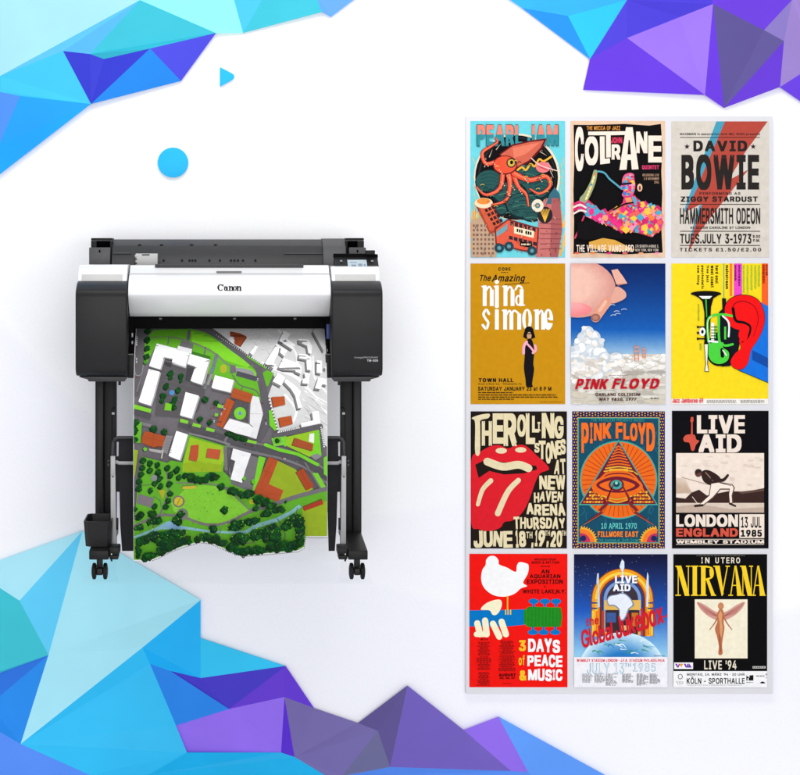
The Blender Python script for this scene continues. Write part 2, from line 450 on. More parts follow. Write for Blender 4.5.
crystal('faceted_crystal', 'faceted purple and cyan crystal decoration above the poster board', 'wall decoration', [
    ((48, 172, 242), [(490, -14), (640, -14), (627, 0), (568, 16), (522, 8)]),
    ((36, 142, 236), [(522, 8), (568, 16), (590, 59)]),
    ((42, 190, 246), [(568, 16), (627, 0), (590, 59)]),
    ((74, 62, 208), [(627, 0), (640, -14), (708, -14), (713, 4), (680, 17), (627, 38), (590, 59)]),
    ((98, 54, 214), [(627, 38), (705, 95), (583, 90), (590, 59)]),
    ((150, 112, 234), [(627, 38), (680, 17), (713, 4), (705, 95)]),
    ((106, 62, 214), [(713, 4), (708, -14), (793, -14), (792, 0), (764, 30)]),
    ((92, 82, 146), [(713, 4), (764, 30), (784, 41), (724, 108)]),
    ((102, 56, 216), [(705, 95), (713, 4), (724, 108)]),
    ((132, 116, 186), [(764, 30), (792, 0), (784, 41)]),
    ((150, 126, 196), [(792, 0), (793, -14), (816, -14), (816, 64), (780, 87), (784, 41)]),
    ((98, 54, 204), [(724, 108), (784, 41), (780, 87)]),
    ((102, 62, 216), [(780, 87), (816, 64), (816, 112)]),
], [((713, 4), .08), ((627, 38), .05), ((784, 41), .035), ((590, 59), .02), ((705, 95), .035), ((724, 108), .02), ((583, 90), .015)], G_CR)
crystal('faceted_crystal', 'faceted light blue crystal decoration behind and below the left foot of the printer', 'wall decoration', [
    ((166, 226, 250), [(82.5, 531), (-14, 565), (-14, 582), (0, 588), (19.5, 600.6)]),
    ((92, 201, 254), [(82.5, 531), (19.5, 600.6), (48.5, 655)]),
    ((164, 227, 252), [(82.5, 531), (200.6, 600), (142.5, 647.5), (20.6, 744), (48.5, 655)]),
    ((58, 190, 206), [(0, 588), (19.5, 600.6), (48.5, 655), (0, 673), (-14, 676), (-14, 582)]),
    ((42, 112, 216), [(0, 673), (48.5, 655), (0, 696), (-14, 700), (-14, 676)]),
    ((36, 137, 231), [(48.5, 655), (20.6, 744), (0, 732), (-14, 726), (-14, 700), (0, 696)]),
    ((86, 142, 250), [(0, 732), (20.6, 744), (90, 775), (90, 792), (-14, 792), (-14, 726)]),
    ((50, 190, 243), [(142.5, 647.5), (150, 664), (176, 725.5), (187, 752.5), (148, 775), (148, 792), (90, 792), (90, 775), (20.6, 744)]),
    ((26, 176, 248), [(200.6, 600), (200.6, 638), (200.6, 678), (170.6, 671), (150, 664), (142.5, 647.5)]),
    ((36, 131, 229), [(150, 664), (170.6, 671), (229, 709), (176, 725.5)]),
    ((46, 192, 238), [(200.6, 638), (285.7, 666), (200.6, 678)]),
    ((27, 176, 232), [(148, 775), (187, 752.5), (281, 752.5), (294.5, 757), (330, 778), (330, 792), (148, 792)]),
], [((82.5, 531), .02), ((200.6, 600), .025), ((142.5, 647.5), .07), ((48.5, 655), .035), ((20.6, 744), .05), ((285.7, 666), .02), ((200.6, 678), .03), ((187, 752), .05)], G_CR)
crystal('faceted_crystal', 'faceted purple crystal decoration with jagged peaks along the bottom edge', 'wall decoration', [
    ((70, 58, 196), [(170.6, 671), (200.6, 678), (285.7, 666), (229, 709)]),
    ((100, 56, 210), [(285.7, 666), (314, 708), (284.5, 697), (229, 709)]),
    ((148, 110, 238), [(284.5, 697), (281, 752.5), (187, 752.5), (176, 725.5), (229, 709)]),
    ((90, 48, 206), [(284.5, 697), (294.5, 757), (281, 752.5)]),
    ((116, 106, 168), [(284.5, 697), (314, 708), (358, 723), (378, 731), (342, 776), (330, 778), (294.5, 757)]),
    ((106, 106, 148), [(378, 731), (390, 767), (342, 776)]),
    ((92, 82, 142), [(407.5, 685.6), (390, 767), (378, 731), (358, 723)]),
    ((110, 92, 182), [(407.5, 685.6), (463.7, 730), (511, 771), (390, 767)]),
    ((140, 104, 226), [(498.6, 716.7), (528, 772), (511, 771), (463.7, 730)]),
    ((92, 152, 250), [(498.6, 716.7), (636, 792), (545, 792), (528, 772)]),
    ((86, 142, 236), [(342, 776), (390, 767), (511, 771), (528, 772), (545, 792), (330, 792), (330, 778)]),
], [((284.5, 697), .05), ((285.7, 666), .022), ((407.5, 685.6), .03), ((378, 731), .06), ((390, 767), .06), ((498.6, 716.7), .03)], G_CR)
d = MB(); face_px(d, ell(173, 162.5, 15.3, 15, 64), -0.012, -0.001, M((40, 182, 240), .45, .12), 0.001)
tag(d.build('wall_disc'), 'plain round cyan disc on the white wall above the printer', 'wall decoration')
d = MB(); face_px(d, [(220, 67), (232.5, 73.5), (234, 75), (234.3, 76.5), (234, 78), (232.5, 79.5), (220, 86.5)], -0.012, -0.001, M((40, 182, 240), .45, .12), 0.001)
tag(d.build('wall_triangle'), 'small cyan triangle on the wall, pointing right under the blue crystal', 'wall decoration')

# ---------------------------------------------------------------- clear shelf under the printer
sh = bpy.data.materials.new('clear_acrylic'); sh.use_nodes = True; nt = sh.node_tree; nt.nodes.clear()
o_ = nt.nodes.new('ShaderNodeOutputMaterial'); tr_ = nt.nodes.new('ShaderNodeBsdfTransparent'); gl_ = nt.nodes.new('ShaderNodeBsdfGlossy'); mx_ = nt.nodes.new('ShaderNodeMixShader'); 
mx_.inputs[0].default_value = 0.03; gl_.inputs['Roughness'].default_value = 0.03; tr_.inputs[0].default_value = (0.992, 0.996, 0.996, 1)
nt.links.new(tr_.outputs[0], mx_.inputs[1]); nt.links.new(gl_.outputs[0], mx_.inputs[2]); nt.links.new(mx_.outputs[0], o_.inputs[0])
YC = -0.70                                   # depth of the front casters
ZS = PZ(579.3, YC)                           # top of the shelf
s_ = MB(); box(s_, PX(84, YC), PX(372, YC), -0.745, -0.08, ZS-0.006, ZS, sh, 0)
for px in (140, 318): box(s_, PX(px, YC)-0.004, PX(px, YC)+0.004, -0.0805, -0.0005, ZS-0.008, ZS-0.0062, sh, 0)
tag(s_.build('clear_shelf', smooth=False), 'thin clear acrylic shelf carrying the printer casters', 'shelf')

# ---------------------------------------------------------------- the printer
BLK = M((30, 30, 31), .4, .2, .06, 40, bump=.15); DRK = M((24, 24, 25), .45, .18, .06, 40); PIT = M((8, 8, 9), .7, .05)
GRY = M((54, 54, 55), .45, .3, .05, 40, bump=.15); MGR = M((76, 76, 77), .45, .3, .05, 40); WHT = M((228, 228, 229), .25, .5, .015, 10)
LGR = M((190, 190, 188), .45, .3, .03); SIL = M((160, 160, 160), .35, .5, .04, 60); FAB = M((44, 44, 46), .85, .05, .12, 200); RUB = M((20, 20, 21), .6, .2)
pr = thing('large_format_printer', (0, -0.45, ZS), 'black and white large format printer on a wheeled stand with a colour map coming out', 'printer')
def part(name, parent=None, **k): return name
Yp = -0.66                                   # front of the side pods
# rear roll cover and roll ends
m = MB(); prof(m, 112, 323, [(239.3, -.16), (239.6, -.24), (246, -.285), (252.6, -.30), (253.6, -.305), (262, -.32), (268, -.33), (268, -.16)], GRY, -.30, .002)
rc = m.build('roll_cover', pr)
def bits(name, parent, items):
    for a in items: q_ = MB(); bx(q_, *a); q_.build(name, parent)
bits('trim_line', rc, [(113, 131, 252.6, 253.6, -.309, -.30, MGR, .0005), (284, 323, 253, 253.9, -.309, -.30, MGR, .0005)])
bits('scale_mark', rc, [(px-.9, px+.9, 259.4, 261, -.322, -.312, M((38, 38, 38)), .0003) for px in (163.5, 182, 189.5, 192.4, 195.3, 209.5, 220, 231, 234.5, 238, 243, 255.5)])
bits('label_mark', rc, [(px, px+3, 244.2, 244.9, -.284, -.27, M((48, 48, 48)), .0003) for px in (138, 160, 190, 214)])
m = MB(); prof(m, 323, 346, [(238.4, -.15), (238.8, -.25), (247, -.30), (262, -.33), (268, -.335), (268, -.15)], MGR, -.31, .002); m.build('roll_cover_end', pr)
for a, b, c, d_, nm in ((91, 112, 89, 110.3, 0), (346, 364, 349, 366, 1)):
    m = MB()
    bx(m, a, b, 238, 240.6, -.28, -.15, DRK, .003); bx(m, a, b, 240.7, 268, -.22, -.15, PIT, .001)
    bx(m, a, a+5.5 if nm == 0 else a+1.5, 240.7, 266, -.279, -.222, DRK, .001); bx(m, b-2 if nm == 0 else b-6.5, b, 240.7, 266, -.279, -.222, DRK, .001)
    h = m.build('roll_holder', pr)
    m = MB(); bx(m, c, d_, 247.4, 266, -.31, -.282, MGR, .003); pl = m.build('holder_plate', h)
    m = MB(); bx(m, (c+d_)/2-.8, (c+d_)/2+.8, 249.8, 252.6, -.3115, -.305, PIT, .0005); m.build('latch', pl)
# chassis behind the front cover
m = MB(); bx(m, 80, 378, 266.5, 330, -.42, -.16, DRK, .003); bx(m, 128, 331, 316.5, 378, -.30, -.16, PIT, .001); m.build('chassis', pr)
# paper guide block
m = MB(); bx(m, 135.5, 157.5, 253.6, 267, -.37, -.335, LGR, .0015); gd = m.build('paper_guide', pr)
bits('guide_slot', gd, [(142, 149.5, 254.2, 255.2, -.372, -.36, DRK, .0003)]+[(134.6, 137, yy, yy+1.2, -.3725, -.36, DRK if yy > 256 else LGR, .0004) for yy in (255.4, 258.4, 262.6)])
# white front cover: bulging upper part, lower part turning under
CP = [(265, -.43), (265.3, -.50), (268, -.525), (272.8, -.545), (273.5, -.553), (274.2, -.555), (276, -.585), (280, -.612), (285, -.632), (290, -.643), (294.5, -.648), (296, -.646), (301, -.628), (307, -.600), (312, -.574), (316.4, -.548), (316.6, -.50), (310, -.43)]
m = MB(); prof(m, 128.2, 330.8, CP, WHT, -.64, .0012); fc = m.build('front_cover', pr)
m = MB(); bx(m, 129, 330, 273.3, 274.1, -.5575, -.55, M((196, 196, 195)), .0003); m.build('panel_seam', fc)
m = MB(); bx(m, 155, 303.5, 264.3, 267.4, -.5265, -.46, GRY, .0008); m.build('paper_slot', fc)
m = MB(); prof(m, 216.5, 241.5, [(271.0, -.540), (271.2, -.556), (273.4, -.558), (274.0, -.54)], M((110, 110, 110), .4, .3), -.55, .0006); m.build('handle', fc)
# logo, letters follow the bulge
A = Art(0, 0, 1, step=.00004)
INK = (28, 28, 30)
def logo():
    y0, y1, cap = 286.0, 290.4, 284.6
    def stem(x, a=y0, b=y1, w_=1.7): A.poly([(x, a), (x+w_, a), (x+w_, b), (x, b)], INK, True)
    def serif(x, y, w_=3.1): A.poly([(x, y-.28), (x+w_, y-.28), (x+w_, y+.28), (x, y+.28)], INK, True)
    def ring(cx, cy, rx, ry, ix, iy, a0=0, a1=360):
        n = 20; o1 = ell(cx, cy, rx, ry, n, a0, a1); i1 = ell(cx, cy, ix, iy, n, a0, a1); k = len(o1); A.layer += 1
        for j in range(k if a1-a0 >= 360 else k-1): A.let.append(([o1[j], o1[(j+1) % k], i1[(j+1) % k], i1[j]], INK, A.layer))
    ring(220.6, 287.5, 3.3, 3.2, 1.5, 2.6, 42, 318); A.poly([(222.5, 284.4), (223.4, 284.2), (223.4, 286.5), (222.7, 286.5)], INK, True)
    ring(225.6, 289.0, 1.7, 1.6, .55, .8); stem(226.3, 287.4, 290.5, 1.5); ring(225.7, 287.5, 2.1, 1.3, .6, .7, 185, 360); serif(227.2, 290.4, 1.2)
    for x in (229.0, 237.0):
        stem(x, y0, y1, 1.5); stem(x+2.7, 287.4, y1, 1.5); serif(x-.5, y1, 2.4); serif(x+2.2, y1, 2.5); serif(x-.6, y0+.15, 1.4); ring(x+2.7, 287.5, 1.5, 1.4, .1, .7, 190, 360)
    ring(234.9, 288.3, 1.95, 2.25, .75, 1.75)
logo()
def cover_y(py):
    for (a, ya), (b, yb) in zip(CP[:-2], CP[1:-1]):
        if a <= py <= b and b > a: return ya+(yb-ya)*(py-a)/(b-a)
    return -.648
A.build(lambda x, y, l: P(x, y, cover_y(y)-.0012-l), fc, cuts=[285, 287.5, 290])
# side pods with white caps
for a, b, sgn in ((75.4, 127.2, -1), (331.4, 382.8, 1)):
    x0, x1 = PX(a, Yp), PX(b, Yp)
    m = MB(); bm_ = bmesh.new()
    pts = [(281, -.20), (281, -.585), (283.2, -.612), (286.0, -.632), (290, -.652), (294.5, -.6595), (298, Yp), (369, Yp), (372, -.655), (375.8, -.640), (376, -.20)]
    prism(m, [(Y, PZ(py, Y)) for py, Y in pts], 'x', x0, x1, BLK, .006, 3); pod = m.build('side_cover', pr)
    m = MB(); q = lambda l: [(x if sgn > 0 else 127.2+331.4-x, y) for x, y in l]
    face_px(m, q([(332.2, 376.6), (334, 381.6), (370, 381.6), (371, 379.4), (377, 377.9), (380, 376.6)]), -.63, -.2, GRY, .002); un = m.build('underside_trim', pod)
    px = q([(339, 0)])[0][0]; m = MB(); tube(m, [P(px, 381.4, -.60), P(px, 385.2, -.60)], .0045, DRK); m.build('foot_pin', un)
    m = MB()
    ca, cb = (78.2, 127.4) if sgn < 0 else (331.2, 379.6)
    prof(m, ca, cb, [(264.4 if sgn < 0 else 266, -.22), (264.6 if sgn < 0 else 266, -.50), (267, -.53), (274, -.56), (283, -.578), (283, -.22)], WHT, -.55, .003); cp = m.build('top_cap', pod)
    ia, ib = (81.8, 122.6) if sgn < 0 else (335, 375.5)
    m = MB(); prof(m, ia, ib, [(274.4, -.55), (274.4, -.563), (281.4, -.578), (281.4, -.55)], LGR, -.565, .0006); m.build('cap_inset', cp)
    # inner cheek of the paper exit
    ja, jb = (127.4, 133.6) if sgn < 0 else (325.6, 331.2)
    m = MB(); bx(m, ja, jb, 316.6, 354, -.55, -.30, PIT, .001); bx(m, ja, jb, 354.2, 377.8, -.60, -.30, DRK, .002); ck = m.build('exit_cheek', pr)
    bits('cheek_trim', ck, [(ja+.5, jb-.6, 354.0, 354.8, -.6015, -.59, M((120, 120, 120)), .0003)]+([(327.2, 327.8, 349, 352, -.553, -.54, M((190, 190, 190)), .0003)] if sgn > 0 else [(131.6, 133.0, 333, 337, -.553, -.54, M((170, 170, 170)), .0003), (131.6, 133.0, 341, 344, -.553, -.54, M((170, 170, 170)), .0003)]))
    if sgn > 0:
        m = MB(); bx(m, 326.4, 330, 324, 339, -.556, -.552, M((54, 72, 132), .4, .3), .002); m.build('blue_lever', ck)
        A = Art(0, 0, 1); A.text('imagePROGRAF', 354.5, 356.6, 378, 358.7, (170, 170, 170), 0); A.text('TM-300', 367, 359.5, 378, 361.6, (190, 190, 190), 1)
        A.build(lambda x, y, l: P(x, y, Yp-.0006-l), pod)
m = MB(); bx(m, 128, 331, 316.9, 328.6, -.535, -.50, PIT, .001); hs = m.build('exit_shade_bar', pr)  # near-black bar added over the paper top, standing in for shade in the exit
bits('sensor', hs, [(px-1.4, px+1.4, 317.8, 319.6, -.539, -.53, M((96, 96, 98)), .0006) for px in (160.5, 234.5, 295)])
# control panel
m = MB(); prof(m, 334.5, 378, [(254.5, -.42), (254.7, -.44), (268.2, -.515), (268.2, -.40)], DRK, -.47, .002); cpn = m.build('control_panel', pr)
m = MB(); face_px(m, [(333.5, 253.6), (365, 253.6), (377.8, 254.2), (378, 257.6), (333.5, 257.6)], -.452, -.43, PIT, .001); bx(m, 366, 375, 250.3, 254.4, -.46, -.42, DRK, .001); m.build('panel_hood', cpn)
m = MB(); prof(m, 347.6, 366.8, [(259.8, -.462), (259.8, -.4745), (267.4, -.5165), (267.4, -.505)], M((176, 190, 198), .3, .3), -.49, .0004); sc_ = m.build('screen', cpn)
for (a, b, c, d_) in ((350, 357, 262, 262.8), (351, 356, 264.5, 266.5), (358, 362, 263.6, 266.6), (363.5, 365.5, 264, 266)):
    m = MB(); prof(m, a, b, [(c, -.47), (c, -.4752-(c-259.8)*.0055), (d_, -.4752-(d_-259.8)*.0055), (d_, -.49)], M((128, 146, 158)), -.49, 0); m.build('screen_readout', sc_)
for px in (341, 372):
    m = MB(); prof(m, px-1.2, px+1.2, [(260, -.46), (260, -.4765), (261.8, -.4865), (261.8, -.47)], M((132, 132, 132)), -.47, .0006); m.build('panel_button', cpn)

# stand: two legs, feet, casters
for sgn in (-1, 1):
    mx = lambda x: x if sgn > 0 else 2*228.4-x
    def Q(l): return [(mx(x), y) for x, y in l]
    def bq(m, a, b, *r, **k): bx(m, min(mx(a), mx(b)), max(mx(a), mx(b)), *r, **k)
    m = MB(); bq(m, 353.2, 361.6, 378, 551, -.43, -.34, BLK, .004); bq(m, 341, 353, 378, 551, -.415, -.345, DRK, .003); lg = m.build('leg', pr)
    m = MB(); bq(m, 341.0, 344.6, 408, 456, -.44, -.41, DRK, .002); pt = m.build('side_bracket', lg)
    for a_ in ((342.2, 345, 412.3, 414.6, -.443, -.435, LGR, .0008), (347.2, 349.4, 459.6, 462.2, -.43, -.41, MGR, .001), (347.2, 349.4, 463.4, 466, -.43, -.41, MGR, .001)): m = MB(); bq(m, *a_); m.build('bracket_screw', pt)
    m = MB(); X0, X1 = PX(mx(348.2), -.74), PX(mx(367.8), -.74); z0, z1 = PZ(559.8, -.74), PZ(550.6, -.74)
    prism(m, [(-.74, z0), (-.74, z1), (-.35, z1+.016), (-.20, z1+.01), (-.20, z0)], 'x', X0, X1, DRK, .003); ft = m.build('foot', pr)
    m = MB(); bq(m, 337.4, 347.6, 547.2, 555, -.735, -.66, DRK, .004); bq(m, 338.5, 347.4, 555.2, 559.6, -.73, -.67, DRK, .003)
    tube(m, [P(mx(345.3), 554.2, -.737), P(mx(345.3), 554.2, -.73)], .0022, LGR); tube(m, [P(mx(345.6), 559, -.735), P(mx(345.0), 561.3, -.735)], .003, DRK); m.build('foot_joint', ft)
    for yc in (YC, -.27):
        cx = PX(mx(357.0), YC); r = (579.3-562.8)/2*SW*(D+YC)/D; cz = ZS+r; k = SW*(D+YC)/D
        m = MB(); box(m, cx-3.0*k, cx+3.0*k, yc-.010, yc+.012, cz+.45*r, z0+.001, DRK, .002); box(m, cx-3.3*k, cx+3.3*k, yc-.018, yc+.018, cz-.42*r, cz+.44*r, BLK, .004)
        tube(m, [(cx, yc, cz+.9*r), (cx, yc, z0+.004)], .008, SIL); cs = m.build('caster', pr)
        for s2 in (-1, 1):
            m = MB(); lathe_x(m, cx+s2*5.6*k, yc, cz, [(-2.1*k, r*.80), (-1.5*k, r*.97), (-.6*k, r), (.6*k, r), (1.5*k, r*.95), (2.1*k, r*.72)] if s2 > 0 else [(-2.1*k, r*.72), (-1.5*k, r*.95), (-.6*k, r), (.6*k, r), (1.5*k, r*.97), (2.1*k, r*.80)], RUB)
            lathe_x(m, cx+s2*7.8*k, yc, cz, [(-.3*k, r*.5), (.3*k, r*.42)], GRY); m.build('wheel', cs)
    # silver stay
    m = MB(); face_px(m, Q([(342.0, 456), (345.9, 456), (346.2, 475), (346.0, 549), (340.6, 549), (341.4, 475)]), -.62, -.61, SIL, .001); st = m.build('stay', pr)
    m = MB(); bq(m, 341.6, 346.2, 456.2, 474.6, -.624, -.6205, SIL, .0008); tube(m, [P(mx(343.9), 476.6, -.6225), P(mx(343.9), 476.6, -.6195)], .0025, DRK); m.build('stay_sleeve', st); m = MB(); bq(m, 338.6, 341, 518.5, 530, -.618, -.60, DRK, .001); m.build('stay_clip', st)
# basket: cloth panel between the stays, top rod, silver rod
m = MB(); face_px(m, [(114.2, 437.2), (342.6, 437.2), (342.6, 441.4), (338.2, 442), (338.4, 456), (341.6, 457), (341.6, 491.6), (337.4, 492), (336.6, 525), (334.8, 551), (328.6, 551), (327.6, 512), (140, 512), (138, 551), (122, 551), (120.2, 525), (119.4, 492), (115.2, 491.6), (115.2, 457), (118.4, 456), (118.6, 442), (114.2, 441.4)], -.575, -.572, FAB, .0005); bk = m.build('paper_basket', pr)
m = MB(); tube(m, [P(113, 455, -.58), P(113.4, 442, -.58), P(115, 439, -.58), P(118, 437.6, -.58), P(338.8, 437.6, -.58), P(341.8, 439, -.58), P(343.4, 442, -.58), P(343.8, 455, -.58)], .0055, GRY); m.build('basket_rod', bk)
m = MB(); tube(m, [P(115.6, 461.5, -.585), P(119, 463, -.585), P(337.8, 463, -.585), P(341.2, 461.5, -.585)], .0062, SIL); m.build('silver_rod', bk)
# caddy box on the left foot
m = MB(); zt, zb = PZ(521.5, -.70), PZ(547.2, -.70); xa, xb, xc, xd = PX(83.4, -.70), PX(111.4, -.70), PX(85.2, -.70), PX(110.6, -.70)
def ring_(x0, x1, y0, y1, z): 
    c_ = .012; return [(x0+c_, y0, z), (x1-c_, y0, z), (x1, y0+c_, z), (x1, y1-c_, z), (x1-c_, y1, z), (x0+c_, y1, z), (x0, y1-c_, z), (x0, y0+c_, z)]
R = [ring_(xc, xd, -.69, -.53, zb), ring_(xa, xb, -.70, -.52, zt), ring_(xa+.004, xb-.004, -.696, -.524, zt), ring_(xc+.004, xd-.004, -.686, -.534, zb+.004)]
vs = [v for r_ in R for v in r_]; fs = [tuple(range(8)), tuple(24+i for i in range(8))] + [(k*8+i, k*8+(i+1) % 8, (k+1)*8+(i+1) % 8, (k+1)*8+i) for k in range(3) for i in range(8)]
m.add(vs, fs, BLK).build('caddy_box', pr)

# ---------------------------------------------------------------- the printed map hanging out of the printer
def map_y(py):
    K = [(316, -.42), (326, -.455), (334, -.495), (345, -.548), (370, -.612), (420, -.648), (480, -.652), (530, -.645), (562, -.632)]
    for i in range(len(K)-1):
        if py <= K[i+1][0] or i == len(K)-2:
            a, ya = K[i]; b, yb = K[i+1]; t = (py-a)/(b-a)
            m0 = (yb-K[max(i-1, 0)][1])/(b-K[max(i-1, 0)][0]); m1 = (K[min(i+2, len(K)-1)][1]-ya)/(K[min(i+2, len(K)-1)][0]-a)
            return (2*t**3-3*t*t+1)*ya+(t**3-2*t*t+t)*(b-a)*m0+(3*t*t-2*t**3)*yb+(t**3-t*t)*(b-a)*m1
mroot = thing('map_print', P(230.5, 440, -.65), 'long colour print of an aerial town map with green park hanging from the printer', 'map print')
XR = -.64
def mapmap(px, py, l):
    Y = map_y(py); return Vector((PX(px, XR), Y-.0006-l, PZ(py, Y)))
cuts = [8*(y-315) for y in [317+i*2.5 for i in range(99)]]
wave = [(1575, 1765), (1402, 1765), (1390, 1850), (1340, 1878), (1100, 1900), (900, 1915), (850, 1902), (790, 1880), (700, 1838), (640, 1815), (560, 1806), (430, 1842), (330, 1880), (230, 1930), (170, 1953), (32, 1955)]
b = bmesh.new(); rim = [(28, 16), (1578, 16), (1578, 1777), (1404, 1779), (1396, 1864), (1345, 1892)]+[(x, y+13) for x, y in wave[4:-1]]+[(28, 1968)]
for t in tessellate_polygon([[Vector((x, y, 0)) for x, y in rim]]): b.faces.new([b.verts.new((rim[i][0], rim[i][1], 0)) for i in t])
bmesh.ops.remove_doubles(b, verts=b.verts[:], dist=.01)
for yc in cuts: bmesh.ops.bisect_plane(b, geom=b.verts[:]+b.edges[:]+b.faces[:], plane_co=(0, yc, 0), plane_no=(0, 1, 0))
ex = bmesh.ops.extrude_face_region(b, geom=b.faces[:])
for v in [g for g in ex['geom'] if isinstance(g, bmesh.types.BMVert)]: v.co.z = -1
for v in b.verts:
    p = mapmap(130+v.co.x/8, 315+v.co.y/8, 0); v.co = (p.x, p.y+.0005+(.0004 if v.co.z < -.5 else 0), p.z)
MB().bm(b, M((248, 248, 250), .6, .06, .01)).build('paper_sheet', mroot)

A = Art(130, 315, 8, clip=(32, 16, 1575, 1968), step=.000016, tint=.93)
ROAD = (112, 108, 112); DK = (84, 82, 86); GR = (104, 180, 46); GR2 = (130, 200, 58); YG = (150, 174, 42); RU = (168, 82, 48); WH = (255, 255, 255); LG = (212, 212, 210); PALE = (203, 203, 202)
A.poly([(32, 16), (1575, 16)]+wave, ROAD)
# streets texture: faint paving lines
for i in range(26):
    x = 420+i*14; A.line([(150+i*11, 790+i*3.0), (185+i*11, 700+i*3.4)], 2.2, (136, 132, 136), False) if i < 22 else 0
for i in range(7): A.line([(160, 745+i*16), (430, 812+i*16)], 2, (134, 130, 134), False)
# white model quarter, upper right
A.poly([(640, 16), (1575, 16), (1575, 1055), (1550, 1035), (1525, 885), (1350, 900), (1250, 925), (1190, 935), (1150, 800), (1100, 660), (1160, 500), (1125, 440), (1060, 400), (960, 340), (800, 235), (690, 160), (600, 110)], PALE)
for (pts, w) in (([(1160, 430), (1300, 480), (1400, 560), (1575, 780)], 26), ([(1340, 440), (1330, 300), (1200, 120)], 18), ([(1170, 420), (1060, 380)], 18), ([(1470, 330), (1480, 500), (1575, 620)], 16), ([(1240, 640), (1330, 760), (1300, 860)], 20), ([(1575, 700), (1500, 660), (1400, 610)], 12)):
    A.line(pts, w, (230, 230, 228))
for k in range(16):
    x = 1380+rnd.uniform(0, 60); y = 600+k*18; A.line([(x, y), (x+rnd.uniform(90, 190), y+rnd.uniform(90, 190))], 3.5, rnd.choice([(190, 190, 188), (245, 245, 245), (176, 176, 172)]), False)
for k in range(26):
    x, y = rnd.uniform(860, 1160), rnd.uniform(120, 340)
    if x > 850+(y-120)*1.1: A.line([(x, y), (x+rnd.uniform(20, 50), y+rnd.uniform(-50, 50))], 4, rnd.choice([(196, 196, 194), (228, 228, 226), (186, 186, 184)]), False)
def bldg(pts, c=WH, dx=-12, dy=12, sc=(134, 134, 133)):
    if min(c) > 200 and min(sc) > 100: A.poly([(x+dx*.6-9, y+dy*1.5+2) for x, y in pts], (96, 94, 97))
    A.poly([(x+dx, y+dy) for x, y in pts], sc); A.poly(pts, c)
for pts in ([(1240, 125), (1295, 150), (1268, 192), (1332, 240), (1305, 275), (1200, 205)], [(1180, 230), (1215, 255), (1150, 385), (1170, 395), (1150, 425), (1080, 385)], [(1215, 250), (1265, 285), (1240, 330), (1205, 300)], [(1230, 345), (1350, 385), (1378, 415), (1372, 472), (1328, 452), (1325, 440), (1235, 435), (1190, 418)],
            [(1360, 190), (1440, 196), (1466, 250), (1460, 310), (1434, 305), (1425, 245), (1360, 216)], [(1360, 310), (1420, 315), (1456, 338), (1456, 442), (1420, 437), (1415, 355), (1356, 345)], [(1500, 360), (1542, 365), (1536, 467), (1496, 460)], [(1398, 458), (1442, 470), (1432, 550), (1380, 545), (1385, 510), (1405, 505)],
            [(1250, 510), (1300, 545), (1370, 610), (1352, 660), (1378, 738), (1345, 746), (1322, 645), (1290, 592), (1235, 535)], [(1510, 500), (1578, 510), (1578, 560), (1540, 552), (1525, 592), (1480, 585)], [(1455, 775), (1508, 765), (1525, 880), (1480, 886), (1372, 905), (1366, 866), (1465, 842)], [(1480, 130), (1530, 60), (1575, 260), (1560, 290)], [(1005, 243), (1028, 255), (985, 322), (960, 300)], [(1575, 405), (1575, 440), (1560, 420)]):
    bldg(pts, WH if pts[0] != (1480, 130) else LG)
bldg([(1185, 460), (1246, 500), (1210, 566), (1143, 530)])
bldg([(800, 130), (880, 145), (936, 170), (880, 248), (834, 225), (840, 190), (800, 175)], RU, 4, 8, (120, 60, 40)); A.poly([(800, 165), (835, 180), (820, 235), (790, 215)], (226, 222, 224))
A.line([(870, 150), (850, 225)], 3, (150, 66, 36), False)
for pts in ([(1135, 655), (1236, 650), (1242, 715), (1150, 737)], [(1190, 822), (1290, 805), (1302, 870), (1205, 897)]): bldg(pts, (190, 88, 46), -9, 5, (120, 74, 60)); A.line([((pts[0][0]+pts[3][0])/2, (pts[0][1]+pts[3][1])/2), ((pts[1][0]+pts[2][0])/2, (pts[1][1]+pts[2][1])/2)], 2.5, (160, 70, 36), False)
# big green of the upper left with its paths
A.poly([(110, 190), (180, 118), (480, 110), (600, 140), (740, 215), (800, 268), (900, 340), (985, 402), (1012, 440), (1015, 520), (1040, 620), (1045, 690), (900, 650), (820, 600), (680, 560), (640, 480), (200, 240), (130, 390), (105, 400)], GR)
A.poly([(480, 130), (600, 158), (740, 232), (880, 335), (960, 400), (940, 420), (760, 360), (640, 270), (490, 215)], (132, 214, 48))
A.line([(40, 70), (300, 60), (480, 80), (640, 130), (800, 245), (960, 365), (1040, 455), (1075, 640), (1100, 760), (1080, 900), (1020, 1000)], 54, (98, 95, 100))
A.line([(160, 185), (250, 168), (390, 190), (470, 215), (560, 245), (680, 310), (760, 380), (815, 410)], 13, (122, 132, 108))
A.line([(466, 130), (452, 240)], 28, (110, 108, 112)); A.line([(302, 175), (296, 235)], 9, ROAD); A.line([(602, 258), (592, 320)], 13, ROAD)
A.poly([(405, 203), (502, 234), (495, 305), (385, 262)], ROAD)
for i in range(5): A.line([(400+i*2, 212+i*13), (494, 240+i*13)], 1.6, (134, 130, 134), False)
A.line([(692, 322), (645, 480), (600, 580)], 30, (118, 120, 122)); A.line([(690, 350), (655, 450)], 12, (96, 140, 150)); A.ell(748, 430, 28, 36, (176, 180, 48), 14)
A.poly([(800, 395), (850, 405), (850, 460), (800, 470)], ROAD)
A.poly([(845, 418), (960, 438), (1004, 470), (980, 496), (850, 450)], (150, 150, 150)); A.line([(850, 414), (960, 432), (1004, 470), (985, 494)], 12, (134, 206, 66))
